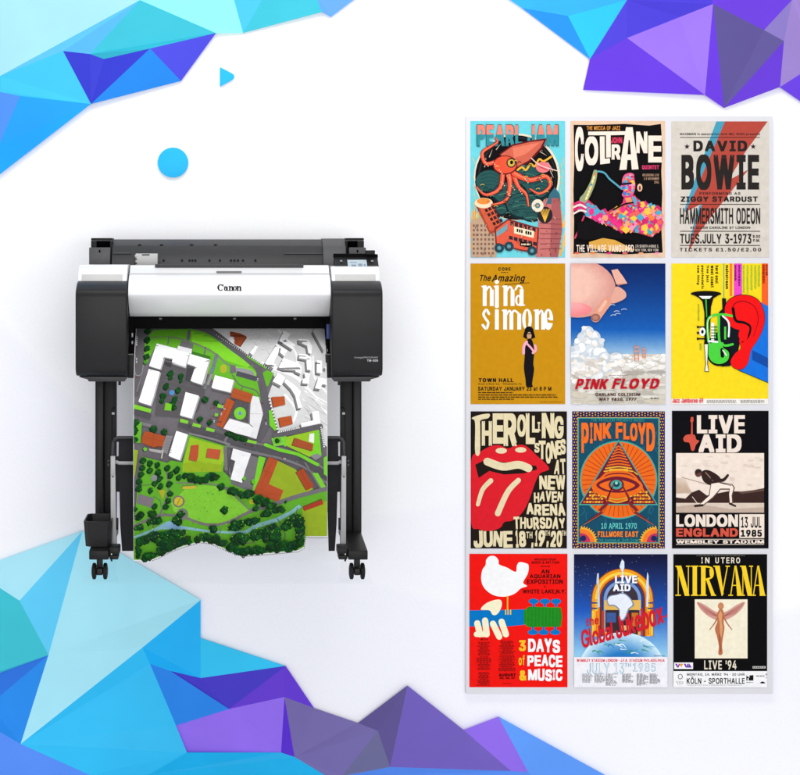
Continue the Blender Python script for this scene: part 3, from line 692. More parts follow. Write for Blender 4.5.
A.line([(852, 466), (1015, 512)], 40, (82, 80, 90), False); A.line([(820, 480), (880, 560), (1000, 600), (1035, 645)], 11, (104, 118, 92)); A.line([(900, 575), (885, 620)], 8, (104, 118, 92))
A.poly([(1062, 462), (1100, 440), (1152, 465), (1110, 560), (1094, 575)], GR); A.line([(940, 330), (1088, 425)], 13, GR)
for i in range(60):
    t = i/59; 
    for (a, b, n_) in (((690, 160), (1130, 440), 60),):
        x, y = a[0]+(b[0]-a[0])*t, a[1]+(b[1]-a[1])*t; A.poly([(x, y-5), (x+3.5, y-2), (x, y+5), (x-3.5, y+2)], (40, 46, 40) if i % 2 else (236, 236, 236))
# left street
A.poly([(40, 120), (105, 120), (100, 400), (70, 640), (40, 640)], (100, 97, 101))
A.line([(36, 320), (40, 470), (90, 470), (102, 400)], 5, (160, 158, 162)); A.line([(92, 480), (50, 630)], 4, (150, 148, 152), False)
for i in range(5): A.rect(36, 165+i*17, 46, 175+i*17, (230, 230, 232))
for y in (125, 195, 262, 330): A.tree(130, y, 27)
A.tree(118, 378, 16, (70, 150, 40))
# courtyard and the large white building
A.poly([(215, 250), (380, 285), (370, 300), (210, 270)], (60, 120, 36)); A.poly([(495, 290), (640, 330), (640, 352), (480, 312)], (60, 120, 36))
A.poly([(270, 365), (440, 420), (500, 430), (485, 545), (600, 600), (545, 760), (430, 820), (200, 800), (230, 560)], (92, 89, 92))
for i in range(7): A.line([(270-i*8, 430+i*42), (560-i*4, 500+i*42)], 2, (112, 108, 112), False)
A.poly([(272, 370), (335, 388), (325, 420), (275, 400)], (66, 64, 66)); A.poly([(455, 418), (505, 430), (480, 535), (440, 520)], (70, 68, 72))
for (x, y, r) in ((325, 462, 28), (322, 500, 20), (410, 488, 28), (408, 525, 19), (290, 570, 28), (385, 600, 26), (268, 645, 28), (258, 685, 22), (365, 668, 26), (345, 700, 24), (355, 735, 24), (605, 675, 27), (690, 700, 25), (560, 830, 24), (640, 855, 24)): A.tree(x, y, r)
A.ell(335, 620, 22, 22, (84, 140, 200), 12); A.poly([(285, 700), (335, 712), (330, 765), (275, 760)], (120, 200, 44))
for (pts) in ([(205, 226), (370, 268), (345, 350), (268, 334), (240, 432), (150, 405)], [(148, 430), (238, 454), (188, 652), (165, 722), (68, 692), (85, 640)], [(470, 308), (636, 355), (575, 556), (484, 525), (522, 410), (448, 385)], [(445, 640-25), (552, 645), (495, 825), (400, 800)], [(680, 480), (830, 520), (803, 617), (652, 580)], [(372, 925), (465, 955), (400, 1160), (310, 1125)]):
    bldg(pts, WH, 10, 9, (176, 174, 176))
bldg([(358, 275), (472, 302), (440, 412), (332, 376)], (250, 250, 250), 6, 14, (190, 188, 190)); A.poly([(380, 245), (494, 272), (488, 310), (370, 276)], (224, 222, 224))
for a, b in (((150, 407), (240, 434)), ((130, 510), (215, 530)), ((475, 380), (470, 308)), ((490, 512), (580, 535))): A.line([a, b], 3, (206, 204, 206), False)
A.poly([(636, 355), (642, 375), (600, 545), (575, 556)], (176, 174, 168))
A.line([(655, 470), (620, 560)], 22, (148, 146, 146), False)
# left lower streets
A.line([(32, 772), (165, 812)], 40, (82, 80, 83), False); A.poly([(32, 712), (172, 752), (166, 782), (32, 748)], (130, 208, 54))
A.line([(32, 850), (170, 885)], 26, (128, 125, 128), False)
A.line([(390, 868), (600, 935), (800, 1005)], 50, (84, 82, 85), False); A.line([(800, 1010), (1000, 1062), (1200, 1105), (1350, 1155), (1480, 1225), (1575, 1300)], 96, (124, 121, 124)); A.line([(800, 1008), (1000, 1060), (1200, 1105), (1350, 1155), (1480, 1225), (1575, 1300)], 60, (86, 84, 88))
A.line([(470, 945), (640, 985), (800, 1035)], 16, (134, 131, 134), False)
for q in ([(405, 826), (470, 845), (462, 870), (400, 855)], [(505, 860), (570, 878), (562, 902), (498, 886)], [(612, 895), (680, 915), (672, 937), (608, 922)], [(704, 708), (742, 724), (735, 746), (696, 736)], [(682, 780), (708, 790), (700, 812), (676, 806)], [(926, 990), (1015, 1010), (1008, 1032), (918, 1012)]): A.poly(q, (134, 206, 60))
A.line([(800, 960), (920, 995)], 44, (30, 70, 34)); A.forest([(690, 910), (920, 995)], 14, 14, 20)
A.line([(1082, 1036), (1200, 1078), (1340, 1112), (1440, 1165), (1500, 1195)], 26, (120, 208, 50))
# ring building with its court
A.poly([(850, 670), (985, 690), (970, 790), (945, 870), (800, 835), (780, 790)], (86, 83, 86))
for i in range(12):
    a = i*30; A.line([(880+50*math.cos(a*.0175), 785+50*math.sin(a*.0175)), (880+100*math.cos(a*.0175), 785+90*math.sin(a*.0175))], 2, (110, 106, 110), False)
A.ell(880, 785, 48, 50, (120, 208, 50), 22); A.ell(880, 785, 27, 28, (140, 196, 84), 18); A.ell(880, 785, 13, 13, (80, 150, 200), 12)
bldg([(980, 645), (1030, 655), (1064, 790), (1010, 990), (955, 972), (960, 790), (965, 700)], (218, 217, 218), -10, 2, (120, 118, 120)); A.line([(962, 788), (1062, 790)], 3, (180, 178, 180), False)
bldg([(745, 905), (798, 828), (950, 872), (985, 900), (960, 972), (850, 945)], (226, 225, 226), 0, -8, (120, 118, 120))
bldg([(778, 662), (836, 690), (742, 900), (690, 880)], (186, 88, 46), 8, 4, (130, 70, 50)); A.line([(806, 678), (716, 888)], 3, (150, 70, 36), False)
bldg([(826, 580), (985, 632), (965, 702), (805, 652)], (176, 86, 46), -4, 8, (120, 74, 60)); A.line([(815, 616), (975, 667)], 3, (150, 70, 36), False)
# small green blocks right of the ring
A.poly([(1110, 760), (1135, 760), (1182, 905), (1160, 925), (1115, 880)], (120, 208, 50))
A.line([(1160, 960), (1350, 925), (1520, 890)], 44, (98, 95, 99)); A.poly([(1130, 985), (1230, 970), (1240, 1035), (1150, 1050)], (128, 206, 70)); A.ell(1178, 1003, 34, 30, GR, 16); A.tree(1180, 1003, 20)
A.poly([(1240, 975), (1510, 915), (1522, 1060), (1530, 1122), (1430, 1132), (1240, 1040)], (150, 196, 44)); A.poly([(1470, 930), (1510, 918), (1530, 1122), (1440, 1130)], (124, 208, 50)); A.line([(1240, 975), (1240, 1040)], 20, (120, 206, 50))
bldg([(1318, 980), (1465, 1030), (1458, 1086), (1298, 1040)], RU, -9, 3, (100, 70, 40)); A.poly([(1435, 948), (1472, 944), (1470, 1022), (1428, 1010)], (226, 224, 222)); A.poly([(1440, 1125), (1500, 1105), (1530, 1130), (1480, 1160)], (140, 138, 140))
for i in range(22):
    for a, b in (((1110, 665), (1185, 935)), ((1190, 935), (1350, 900)), ((1525, 890), (1550, 1050))):
        t = i/21; x, y = a[0]+(b[0]-a[0])*t, a[1]+(b[1]-a[1])*t; A.poly([(x-5, y-5), (x+5, y-5), (x+5, y+5), (x-5, y+5)], (240, 240, 240) if i % 2 else (90, 88, 90))
# left edge yards
A.poly([(32, 835), (98, 858), (88, 1020), (32, 1020)], GR)
for (x, y, r) in ((52, 858, 32), (45, 922, 30), (40, 995, 26), (195, 906, 30), (280, 930, 27)): A.tree(x, y, r)
A.poly([(32, 1072), (68, 1080), (42, 1285), (32, 1285)], YG); A.tree(124, 1072, 18, (110, 190, 50))
bldg([(120, 928), (170, 935), (195, 945), (282, 966), (266, 1052), (230, 1045), (190, 1056), (95, 1020), (98, 975)], (176, 82, 42), 8, 8, (110, 60, 44)); A.line([(110, 970), (270, 1010)], 3, (150, 66, 34), False); A.line([(195, 945), (178, 1050)], 3, (150, 66, 34), False)
A.poly([(290, 960), (345, 965), (300, 1110), (250, 1090)], (138, 134, 136)); A.poly([(150, 1065), (260, 1080), (250, 1105), (160, 1085)], (176, 172, 172)); A.line([(265, 1080), (255, 1140)], 12, (186, 182, 170))
for i in range(6): A.line([(285, 985+i*22), (335, 990+i*22)], 3, (110, 106, 108), False)
# park
A.poly([(100, 1130), (300, 1180), (330, 1160), (420, 1175), (470, 955), (780, 1050), (745, 1245), (830, 1330), (960, 1400), (1180, 1490), (1400, 1435), (1575, 1400), (1575, 1480), (1405, 1560), (1402, 1765), (1390, 1850), (1340, 1878), (1100, 1900), (900, 1915), (850, 1902), (790, 1880), (700, 1838), (640, 1815), (560, 1806), (430, 1842), (330, 1880), (230, 1930), (170, 1953), (32, 1955), (32, 1700), (60, 1400)], (98, 172, 46))
A.poly([(480, 975), (765, 1055), (735, 1250), (420, 1250), (425, 1190)], (156, 194, 44)); A.poly([(420, 1190), (520, 1160), (740, 1200), (735, 1250), (425, 1255)], (150, 178, 38))
bldg([(492, 1040), (552, 1035), (546, 1130), (535, 1167), (474, 1156)], (188, 84, 52), -6, 4, (110, 120, 40)); bldg([(622, 1064), (727, 1076), (715, 1152), (610, 1136)], (192, 88, 58), -6, 4, (110, 120, 40))
A.poly([(825, 1070), (1060, 1150), (1020, 1330), (985, 1420), (810, 1350), (790, 1250)], (116, 113, 116))
for i in range(6): A.line([(975+i*16, 1130+i*5), (915+i*16, 1330+i*6)], 2, (130, 127, 130), False)
bldg([(825, 1065), (968, 1105), (920, 1245), (895, 1340), (804, 1312), (842, 1165), (806, 1150)], (228, 227, 228), -8, 6, (90, 88, 90)); A.poly([(800, 1150), (842, 1165), (818, 1260), (800, 1255)], (84, 82, 84))
A.poly([(1030, 1125), (1085, 1140), (1050, 1260), (1005, 1400), (980, 1400)], (122, 206, 50)); A.tree(985, 1330, 20, (96, 180, 40)); A.tree(915, 1305, 18, (96, 180, 40))
A.poly([(1175, 1160), (1320, 1230), (1465, 1390), (1380, 1432), (1180, 1492), (1100, 1350)], YG)
bldg([(1112, 1132), (1184, 1160), (1110, 1350), (1226, 1400), (1190, 1492), (988, 1420), (1040, 1300)], (180, 80, 46), -6, 6, (110, 120, 40)); A.line([(1150, 1150), (1050, 1380), (1200, 1440)], 3, (156, 66, 36), False); A.line([(1072, 1240), (1140, 1268)], 3, (140, 60, 34), False)
bldg([(1328, 1258), (1385, 1222), (1470, 1368), (1410, 1402)], (170, 74, 42), -8, -2, (90, 80, 40)); A.line([(1356, 1240), (1440, 1385)], 3, (140, 60, 34), False)
A.poly([(1455, 1260), (1500, 1260), (1570, 1380), (1520, 1390)], (124, 206, 54)); A.line([(1400, 1180), (1520, 1380)], 14, (120, 116, 116)); A.poly([(1545, 1140), (1575, 1120), (1575, 1290), (1548, 1270)], (120, 206, 54))
A.line([(760, 1050), (770, 1240)], 26, (120, 118, 120), False)
A.line([(800, 1645), (960, 1565), (1150, 1510), (1330, 1450), (1480, 1410), (1575, 1385)], 34, (116, 112, 114))
A.poly([(1375, 1560), (1575, 1480), (1575, 1765), (1402, 1765)], YG); A.poly([(1540, 1500), (1575, 1480), (1575, 1765), (1520, 1765)], (150, 178, 38))
bldg([(1380, 1535), (1535, 1472), (1544, 1510), (1392, 1566)], (170, 62, 44), -4, -6, (90, 84, 30))
# meadow, paths, pond, play areas
A.poly([(330, 1500), (440, 1390), (560, 1352), (700, 1370), (800, 1420), (890, 1490), (958, 1552), (900, 1600), (800, 1640), (700, 1664), (600, 1660), (480, 1622), (350, 1570)], GR2)
A.line([(380, 1340), (600, 1345), (720, 1365), (810, 1420), (960, 1562)], 13, (120, 132, 104)); A.line([(32, 1690), (230, 1602), (420, 1612), (560, 1662), (680, 1676), (800, 1646), (960, 1566)], 21, (122, 116, 116)); A.line([(296, 1250), (310, 1400), (255, 1560), (232, 1602)], 14, (116, 112, 112))
A.line([(60, 1360), (180, 1350), (220, 1300)], 6, (96, 120, 80)); A.line([(190, 1450), (240, 1480), (250, 1530)], 6, (96, 120, 80)); A.line([(270, 1580), (310, 1600)], 6, (96, 120, 80)); A.line([(800, 1420), (780, 1385), (700, 1362)], 18, (110, 108, 104))
A.poly([(72, 1428), (192, 1462), (180, 1542), (54, 1500)], (124, 114, 122))
for i in range(6): A.line([(78+i*18, 1436+i*4), (66+i*18, 1500+i*4)], 2, (142, 134, 140), False)
A.ell(390, 1488, 48, 48, (126, 116, 108), 22); A.ell(390, 1488, 34, 36, (204, 184, 56), 18); A.line([(375, 1520), (405, 1458)], 7, (150, 140, 44), False)
A.ell(420, 1590, 46, 48, (120, 116, 114), 20); A.rect(418, 1362, 540, 1368, (100, 92, 92)); A.poly([(424, 1368), (536, 1362), (520, 1386), (420, 1390)], (200, 180, 60)); A.poly([(225, 1390), (286, 1400), (264, 1478)], (170, 170, 48)); A.ell(975, 1490, 24, 22, (176, 180, 44), 12)
A.poly([(32, 1768), (200, 1700), (290, 1652), (340, 1640), (400, 1680), (520, 1700), (640, 1720), (800, 1728), (920, 1720), (1000, 1672), (1160, 1622), (1280, 1565), (1350, 1512), (1372, 1530), (1290, 1592), (1180, 1650), (1030, 1694), (940, 1742), (800, 1746), (620, 1736), (450, 1712), (250, 1712), (32, 1785)], (138, 190, 196))
A.poly([(230, 1690), (330, 1645), (400, 1682), (450, 1704), (300, 1706)], (134, 178, 214))
A.line([(1180, 1630), (1220, 1690), (1240, 1760), (1230, 1800)], 9, (96, 110, 84)); A.line([(725, 1700), (718, 1790)], 8, (110, 130, 100)); A.line([(860, 1830), (1000, 1815)], 7, (120, 110, 90)); A.line([(190, 1660), (186, 1700)], 8, (100, 110, 90)); A.line([(1335, 1540), (1330, 1600)], 6, (90, 110, 80))
for (x, y, r) in ((95, 1270, 26), (160, 1245, 22), (230, 1255, 26), (330, 1275, 28), (375, 1240, 26), (395, 1296, 26), (80, 1328, 28), (240, 1302, 27), (205, 1342, 24), (250, 1364, 27), (320, 1346, 27), (78, 1384, 27), (168, 1398, 25), (325, 1424, 25), (310, 1480, 25), (292, 1528, 25), (205, 1525, 25), (42, 1548, 22), (412, 1588, 33), (762, 1550, 32), (730, 1366, 30), (1245, 1490, 12), (110, 1160, 26), (165, 1182, 26), (225, 1195, 26), (105, 1218, 25), (165, 1238, 25), (305, 1220, 26), (380, 1232, 25), (230, 1250, 25)): A.tree(x, y, r)
A.ell(196, 1300, 24, 26, (140, 138, 146), 12)
for pts, w_, n_, r_ in (([(440, 1280), (540, 1312), (610, 1308), (640, 1285), (690, 1290)], 26, 26, 25), ([(40, 1615), (130, 1590)], 34, 10, 24), ([(165, 1580), (195, 1585)], 16, 3, 24), ([(130, 1640), (250, 1632)], 26, 8, 24), ([(50, 1700), (100, 1690)], 20, 5, 24), ([(355, 1640), (440, 1660)], 28, 8, 26), ([(650, 1705), (700, 1705)], 22, 5, 26), ([(800, 1390), (880, 1430), (975, 1420)], 34, 22, 24), ([(1010, 1475), (1130, 1505)], 44, 18, 24), ([(1000, 1545), (1010, 1540)], 10, 2, 22), ([(1065, 1575), (1120, 1570), (1225, 1545)], 30, 14, 24), ([(800, 1680), (920, 1665)], 44, 16, 24), ([(920, 1652), (1025, 1620)], 26, 10, 24),
                        ([(50, 1800), (180, 1765), (250, 1750), (470, 1745)], 44, 42, 26), ([(230, 1800), (330, 1820), (480, 1800)], 60, 26, 26), ([(48, 1830), (60, 1930), (150, 1930), (230, 1890), (330, 1850), (450, 1815), (560, 1782), (690, 1775)], 44, 80, 26), ([(690, 1780), (760, 1830), (830, 1875), (930, 1890)], 36, 34, 24), ([(800, 1770), (950, 1790)], 60, 22, 26), ([(820, 1830), (860, 1850)], 50, 8, 26),
                        ([(870, 1885), (1100, 1865), (1340, 1850)], 34, 48, 24), ([(1080, 1830), (1340, 1810)], 34, 26, 26), ([(1010, 1740), (1100, 1725), (1180, 1690)], 62, 36, 26), ([(1080, 1780), (1180, 1760)], 44, 16, 26), ([(1230, 1670), (1350, 1640)], 40, 20, 26), ([(1310, 1620), (1350, 1620), (1360, 1700), (1375, 1780), (1360, 1840)], 38, 34, 26)):
    A.forest(pts, w_, n_, r_, [(20, 0), (1600, 0)]+[(x, y+6) for x, y in wave])
A.layer += 2; L1 = A.layer
for i in range(900):
    x, y = rnd.uniform(40, 1380), rnd.uniform(1140, 1760); q = rnd.uniform(2, 5)
    if inside((x, y), [(350, 1500), (440, 1395), (560, 1360), (700, 1375), (890, 1490), (940, 1550), (800, 1635), (600, 1655), (400, 1590)]) or y > 1600 or (470 < x < 740 and 1170 < y < 1240): A.poly(wob(ell(x, y, q, q, 5), 1.2), rnd.choice([(86, 160, 40), (150, 206, 70), (60, 120, 40), (120, 176, 50), (108, 190, 50)]), lay=L1+(i % 9)*.3)
def car(x, y, a, c):
    ca, sa = math.cos(a), math.sin(a); A.poly([(x+u*ca-v*sa, y+u*sa+v*ca) for u, v in ((-8, -4), (8, -4), (8, 4), (-8, 4))], c, lay=L1+3); A.poly([(x+u*ca-v*sa, y+u*sa+v*ca) for u, v in ((-3, -3), (4, -3), (4, 3), (-3, 3))], (40, 42, 48), lay=L1+3.6)
for i in range(30):
    t = rnd.random(); p = [(420, 880), (800, 1005), (1000, 1062), (1350, 1155), (1480, 1225)]; k = min(3, int(t*4)); u = t*4-k
    car(p[k][0]+(p[k+1][0]-p[k][0])*u, p[k][1]+(p[k+1][1]-p[k][1])*u+rnd.choice((-14, 14)), math.atan2(p[k+1][1]-p[k][1], p[k+1][0]-p[k][0]), rnd.choice([(220, 220, 222), (60, 62, 70), (150, 40, 36), (120, 124, 130)])) if i < 14 else car(rnd.uniform(640, 760), rnd.uniform(700, 860), rnd.choice((.25, 1.8)), rnd.choice([(220, 220, 222), (70, 72, 80), (140, 60, 50)]))
for (x0, y0, x1, y1) in ((1020, 500, 1090, 880), (48, 260, 60, 620)):
    for i in range(4): t = rnd.random(); car(x0+(x1-x0)*t, y0+(y1-y0)*t, 1.5, rnd.choice([(220, 220, 222), (60, 62, 70), (150, 40, 36)]))
for q in ([(215, 250), (180, 380)], [(220, 470), (160, 640)], [(500, 330), (610, 365)], [(600, 380), (545, 520)], [(470, 660), (440, 780)], [(510, 670), (470, 800)], [(390, 960), (340, 1110)], [(430, 960), (375, 1130)], [(700, 520), (790, 545)], [(860, 1095), (930, 1120)], [(900, 1180), (860, 1300)], [(1020, 690), (1030, 800)], [(990, 820), (980, 940)], [(830, 880), (950, 920)]):
    A.line(q, 2.4, (222, 221, 222), False); mx_, my_ = (q[0][0]+q[1][0])/2, (q[0][1]+q[1][1])/2; A.poly(ell(mx_+8, my_+6, 6, 5, 4), (206, 205, 206))
L0 = A.layer+3
for pts in (wave[1:5], wave[4:15]):
    for (a, b) in zip(pts[:-1], pts[1:]):
        k = int(math.dist(a, b)/13)
        for i in range(k):
            x, y = a[0]+(b[0]-a[0])*i/k, a[1]+(b[1]-a[1])*i/k
            A.poly(ell(x, y+3, 4.2, 4.2, 6), (70, 70, 66), lay=L0); A.poly(ell(x+6.5, y+5, 3.6, 3.6, 6), (206, 206, 202), lay=L0+1)
for i in range(13): A.poly(ell(1406+i*13.5, 1768, 4, 5, 6), (60, 64, 50), lay=L0)
A.layer = L0+2
A.build(mapmap, mroot, cuts)

# ---------------------------------------------------------------- display board and posters
YB = -0.022
m = MB(); bx(m, 466, 772.6, 116.6, 694, YB, -0.001, M((221, 221, 225), .6, .08, .01), .001)
tag(m.build('display_board'), 'pale grey display board on the wall carrying twelve posters', 'display board')
def poster(ox, oy, sc, rect, paper, label, art):
    x0, y0, x1, y1 = rect; Yb = YB-.0008
    root = thing('poster', P(ox+(x0+x1)/2/sc, oy+y1/sc, Yb), label, 'poster', 'posters on the grey board')
    m = MB(); bx(m, ox+x0/sc, ox+x1/sc, oy+y0/sc, oy+y1/sc, Yb-.0008, Yb, M(paper, .6, .05, .05, 30.0), 0)
    m.build('paper_sheet', root, smooth=False)
    A = Art(ox, oy, sc, clip=rect); art(A); A.build(lambda x, y, l: P(x, y, Yb-.0009-l), root)
def wobble(pts, a, seed=1):
    r = random.Random(seed); return [(x+r.uniform(-a, a), y+r.uniform(-a, a)) for x, y in pts]
K = (16, 14, 16)
def glyphs(A, items, c, w=2):
    for ch, x0, y0, x1, y1 in items: A.text(ch, x0, y0, x1, y1, c, w)

def art_creature(A):
    A.rect(52, 55, 525, 737, (108, 206, 216))
    r = random.Random(3)
    for i in range(34):
        s = r.choice((-1, 1)); x = 288+s*r.uniform(150, 232); y = r.uniform(560, 735); A.line([(x, y), (x+s*r.uniform(4, 14), y-r.uniform(30, 70)), (x+s*r.uniform(0, 20), y-r.uniform(70, 120))], r.uniform(5, 16), r.choice([(236, 160, 40), (228, 140, 40), (240, 186, 80)]), True, 2)
    for i in range(8): A.line([(60+r.uniform(0, 20), 240+i*45), (66+r.uniform(0, 20), 280+i*45)], 4, (236, 190, 90), True, 1); A.line([(500+r.uniform(0, 18), 240+i*30), (505+r.uniform(0, 15), 280+i*30)], 4, (236, 190, 90), True, 1)
    A.ell(285, 335, 216, 218, (232, 216, 190), 40); A.ell(283, 338, 207, 212, K, 40)
    A.ell(285, 338, 196, 203, (36, 38, 40), 40); A.ell(287, 340, 188, 198, K, 40)
    for i in range(24):
        a = r.uniform(0, 6.28); A.line([(285+170*math.cos(a), 340+180*math.sin(a)), (285+182*math.cos(a+.2), 340+192*math.sin(a+.2))], 4, (214, 196, 170), True, 1)
    for (x, y, a, b) in ((150, 360, 75, 62), (330, 350, 100, 82), (405, 385, 52, 65), (250, 420, 90, 62), (210, 500, 34, 28), (320, 480, 92, 70), (360, 530, 50, 30)):
        A.ell(x, y, a, b, (18, 40, 44), 22); A.ell(x-4, y-5, a*.88, b*.86, (40, 84, 82), 22)
        for k in range(4): A.line([(x-a*.6, y-b*.5+k*b*.28), (x, y-b*.7+k*b*.3), (x+a*.6, y-b*.45+k*b*.26)], 5, r.choice([(20, 52, 56), (74, 120, 104), (30, 66, 66)]), True, 2)
    A.poly([(56, 560), (90, 540), (150, 548), (182, 556), (182, 735), (56, 735)], (190, 158, 130))
    for i in range(6):
        for j in range(7): A.rect(64+i*19, 572+j*23, 74+i*19, 584+j*23, (132, 96, 84))
    A.poly([(400, 470), (452, 430), (500, 440), (512, 600), (486, 735), (378, 735)], (196, 112, 108)); A.poly([(430, 470), (448, 420), (474, 385), (498, 420), (504, 470)], (56, 104, 120))
    A.poly([(458, 440), (500, 442), (510, 600), (488, 735), (450, 735)], (168, 90, 90))
    for i in range(7): A.line([(400, 540+i*26), (506, 548+i*24)], 4, (130, 62, 66), False)
    A.ell(425, 525, 38, 42, (40, 36, 40), 20); 
    for k in range(7): A.line([(425, 560), (400+k*8, 495)], 3, (236, 180, 60), False)
    A.ell(388, 478, 30, 32, (238, 220, 196), 18); A.ell(388, 478, 14, 14, (70, 130, 140), 12); A.ell(388, 478, 6, 6, (230, 140, 60), 8)
    A.poly([(80, 480), (150, 445), (218, 590), (150, 622)], (170, 70, 52)); A.poly([(96, 486), (150, 458), (205, 585), (152, 606)], (208, 92, 62)); A.ell(118, 465, 46, 26, (236, 214, 180), 18); A.ell(118, 456, 34, 16, (232, 140, 60), 14)
    for i in range(5):
        for j in range(3): A.poly([(122+i*13+j*17, 498+i*22-j*8), (134+i*13+j*17, 492+i*22-j*8), (142+i*13+j*17, 506+i*22-j*8), (130+i*13+j*17, 512+i*22-j*8)], (60, 30, 34))
    A.poly([(172, 592), (240, 544), (396, 590), (386, 718), (300, 704), (178, 672)], (122, 44, 40)); A.poly([(180, 598), (240, 552), (388, 594), (380, 708), (300, 696), (184, 664)], (222, 92, 66))
    for i in range(6): A.poly([(252+i*22, 556+i*6), (268+i*22, 560+i*6), (268+i*22, 580+i*6), (252+i*22, 576+i*6)], (46, 40, 50)); A.poly([(245+i*24, 628+i*6), (264+i*24, 632+i*6), (264+i*24, 650+i*6), (245+i*24, 646+i*6)], (46, 40, 50))
    A.poly([(270, 582), (372, 606), (368, 640), (270, 616)], (240, 224, 190)); [A.poly([(284+k*11, 593+k*2.6), (292+k*11, 595+k*2.6), (291+k*11, 611+k*2.6), (283+k*11, 609+k*2.6)], K) for k in range(7) if k != 3]; A.poly([(300, 656), (362, 668), (360, 690), (300, 680)], K); A.micro(306, 668, 352, 8, (230, 214, 180))
    A.poly([(182, 610), (238, 568), (236, 600), (184, 634)], (110, 160, 170))
    for x, y in ((245, 682), (360, 704), (196, 690)): A.ell(x, y, 24, 24, (34, 66, 78), 16); A.ell(x, y, 10, 10, (96, 150, 160), 12)
    A.text('PEARL', 83, 72, 315, 183, (40, 60, 72), 2, gap=.04); A.text('JAM', 335, 72, 493, 183, (40, 60, 72), 2, gap=.04); A.text('PEARL', 86, 75, 312, 180, (240, 132, 112), 2, gap=.08, split=(122, (52, 140, 150))); A.text('JAM', 338, 75, 490, 180, (240, 132, 112), 2, gap=.08, split=(122, (52, 140, 150)))
    R1 = (228, 84, 56); OUT = (96, 26, 30)
    def arm(p, w, w2): A.line(p, w+6, OUT, True, w2+4); A.line(p, w, R1, True, w2); A.line([(x+2, y-2) for x, y in p], w*.3, (244, 128, 96), True, w2*.3)
    A.poly([(196, 220), (262, 172), (350, 152), (434, 142), (412, 192), (350, 260), (282, 296), (215, 268)], OUT); A.poly([(204, 222), (264, 180), (350, 160), (420, 152), (402, 188), (344, 252), (282, 286), (222, 262)], (206, 98, 76)); A.poly([(264, 190), (350, 172), (400, 162), (330, 220), (270, 240)], (226, 122, 96))
    arm([(190, 255), (130, 268), (112, 215), (150, 185), (188, 160), (176, 140)], 20, 5); arm([(236, 290), (250, 370), (230, 450), (160, 474)], 30, 6); arm([(215, 300), (200, 390), (130, 424), (82, 385)], 24, 6); arm([(262, 300), (290, 380), (330, 420), (342, 480)], 24, 6); arm([(270, 318), (350, 350), (430, 332), (450, 380), (400, 418), (350, 395)], 26, 7)
    A.ell(225, 275, 62, 48, OUT, 22); A.ell(225, 274, 57, 43, R1, 22); A.ell(256, 264, 24, 25, (40, 40, 44), 18); A.ell(256, 264, 18, 19, (206, 170, 70), 16); A.ell(258, 262, 8, 10, K, 12)
    A.line([(288, 300), (310, 286), (330, 300), (352, 270), (374, 282), (396, 246), (418, 256), (455, 234)], 10, (232, 178, 60))
    for i in range(70):
        x, y = r.uniform(70, 500), r.uniform(440, 730); A.line([(x, y), (x+r.uniform(-10, 10), y+r.uniform(6, 16))], 2, r.choice([(60, 30, 36), (236, 214, 180), (40, 40, 46), (150, 70, 60)]), False)
    for i in range(40):
        a, q = r.uniform(0, 6.28), r.uniform(60, 185); x, y = 285+q*math.cos(a), 380+q*math.sin(a)*.8; A.line([(x-9, y), (x, y-5), (x+9, y-1)], 3, r.choice([(20, 50, 54), (96, 140, 120), (214, 180, 80), (16, 30, 34)]))
    for x, y in ((200, 300), (240, 330), (262, 380), (240, 410), (330, 345), (400, 340), (130, 262), (212, 360), (300, 400), (170, 262)):
        for k in range(3): A.ell(x+k*7-4, y+k*9, 3, 3, (248, 190, 160), 8)
    A.ell(415, 286, 36, 28, (230, 120, 124), 18); A.line([(356, 240), (400, 276), (486, 304)], 5, (244, 196, 190)); A.line([(390, 280), (436, 300)], 6, (190, 70, 86), False)

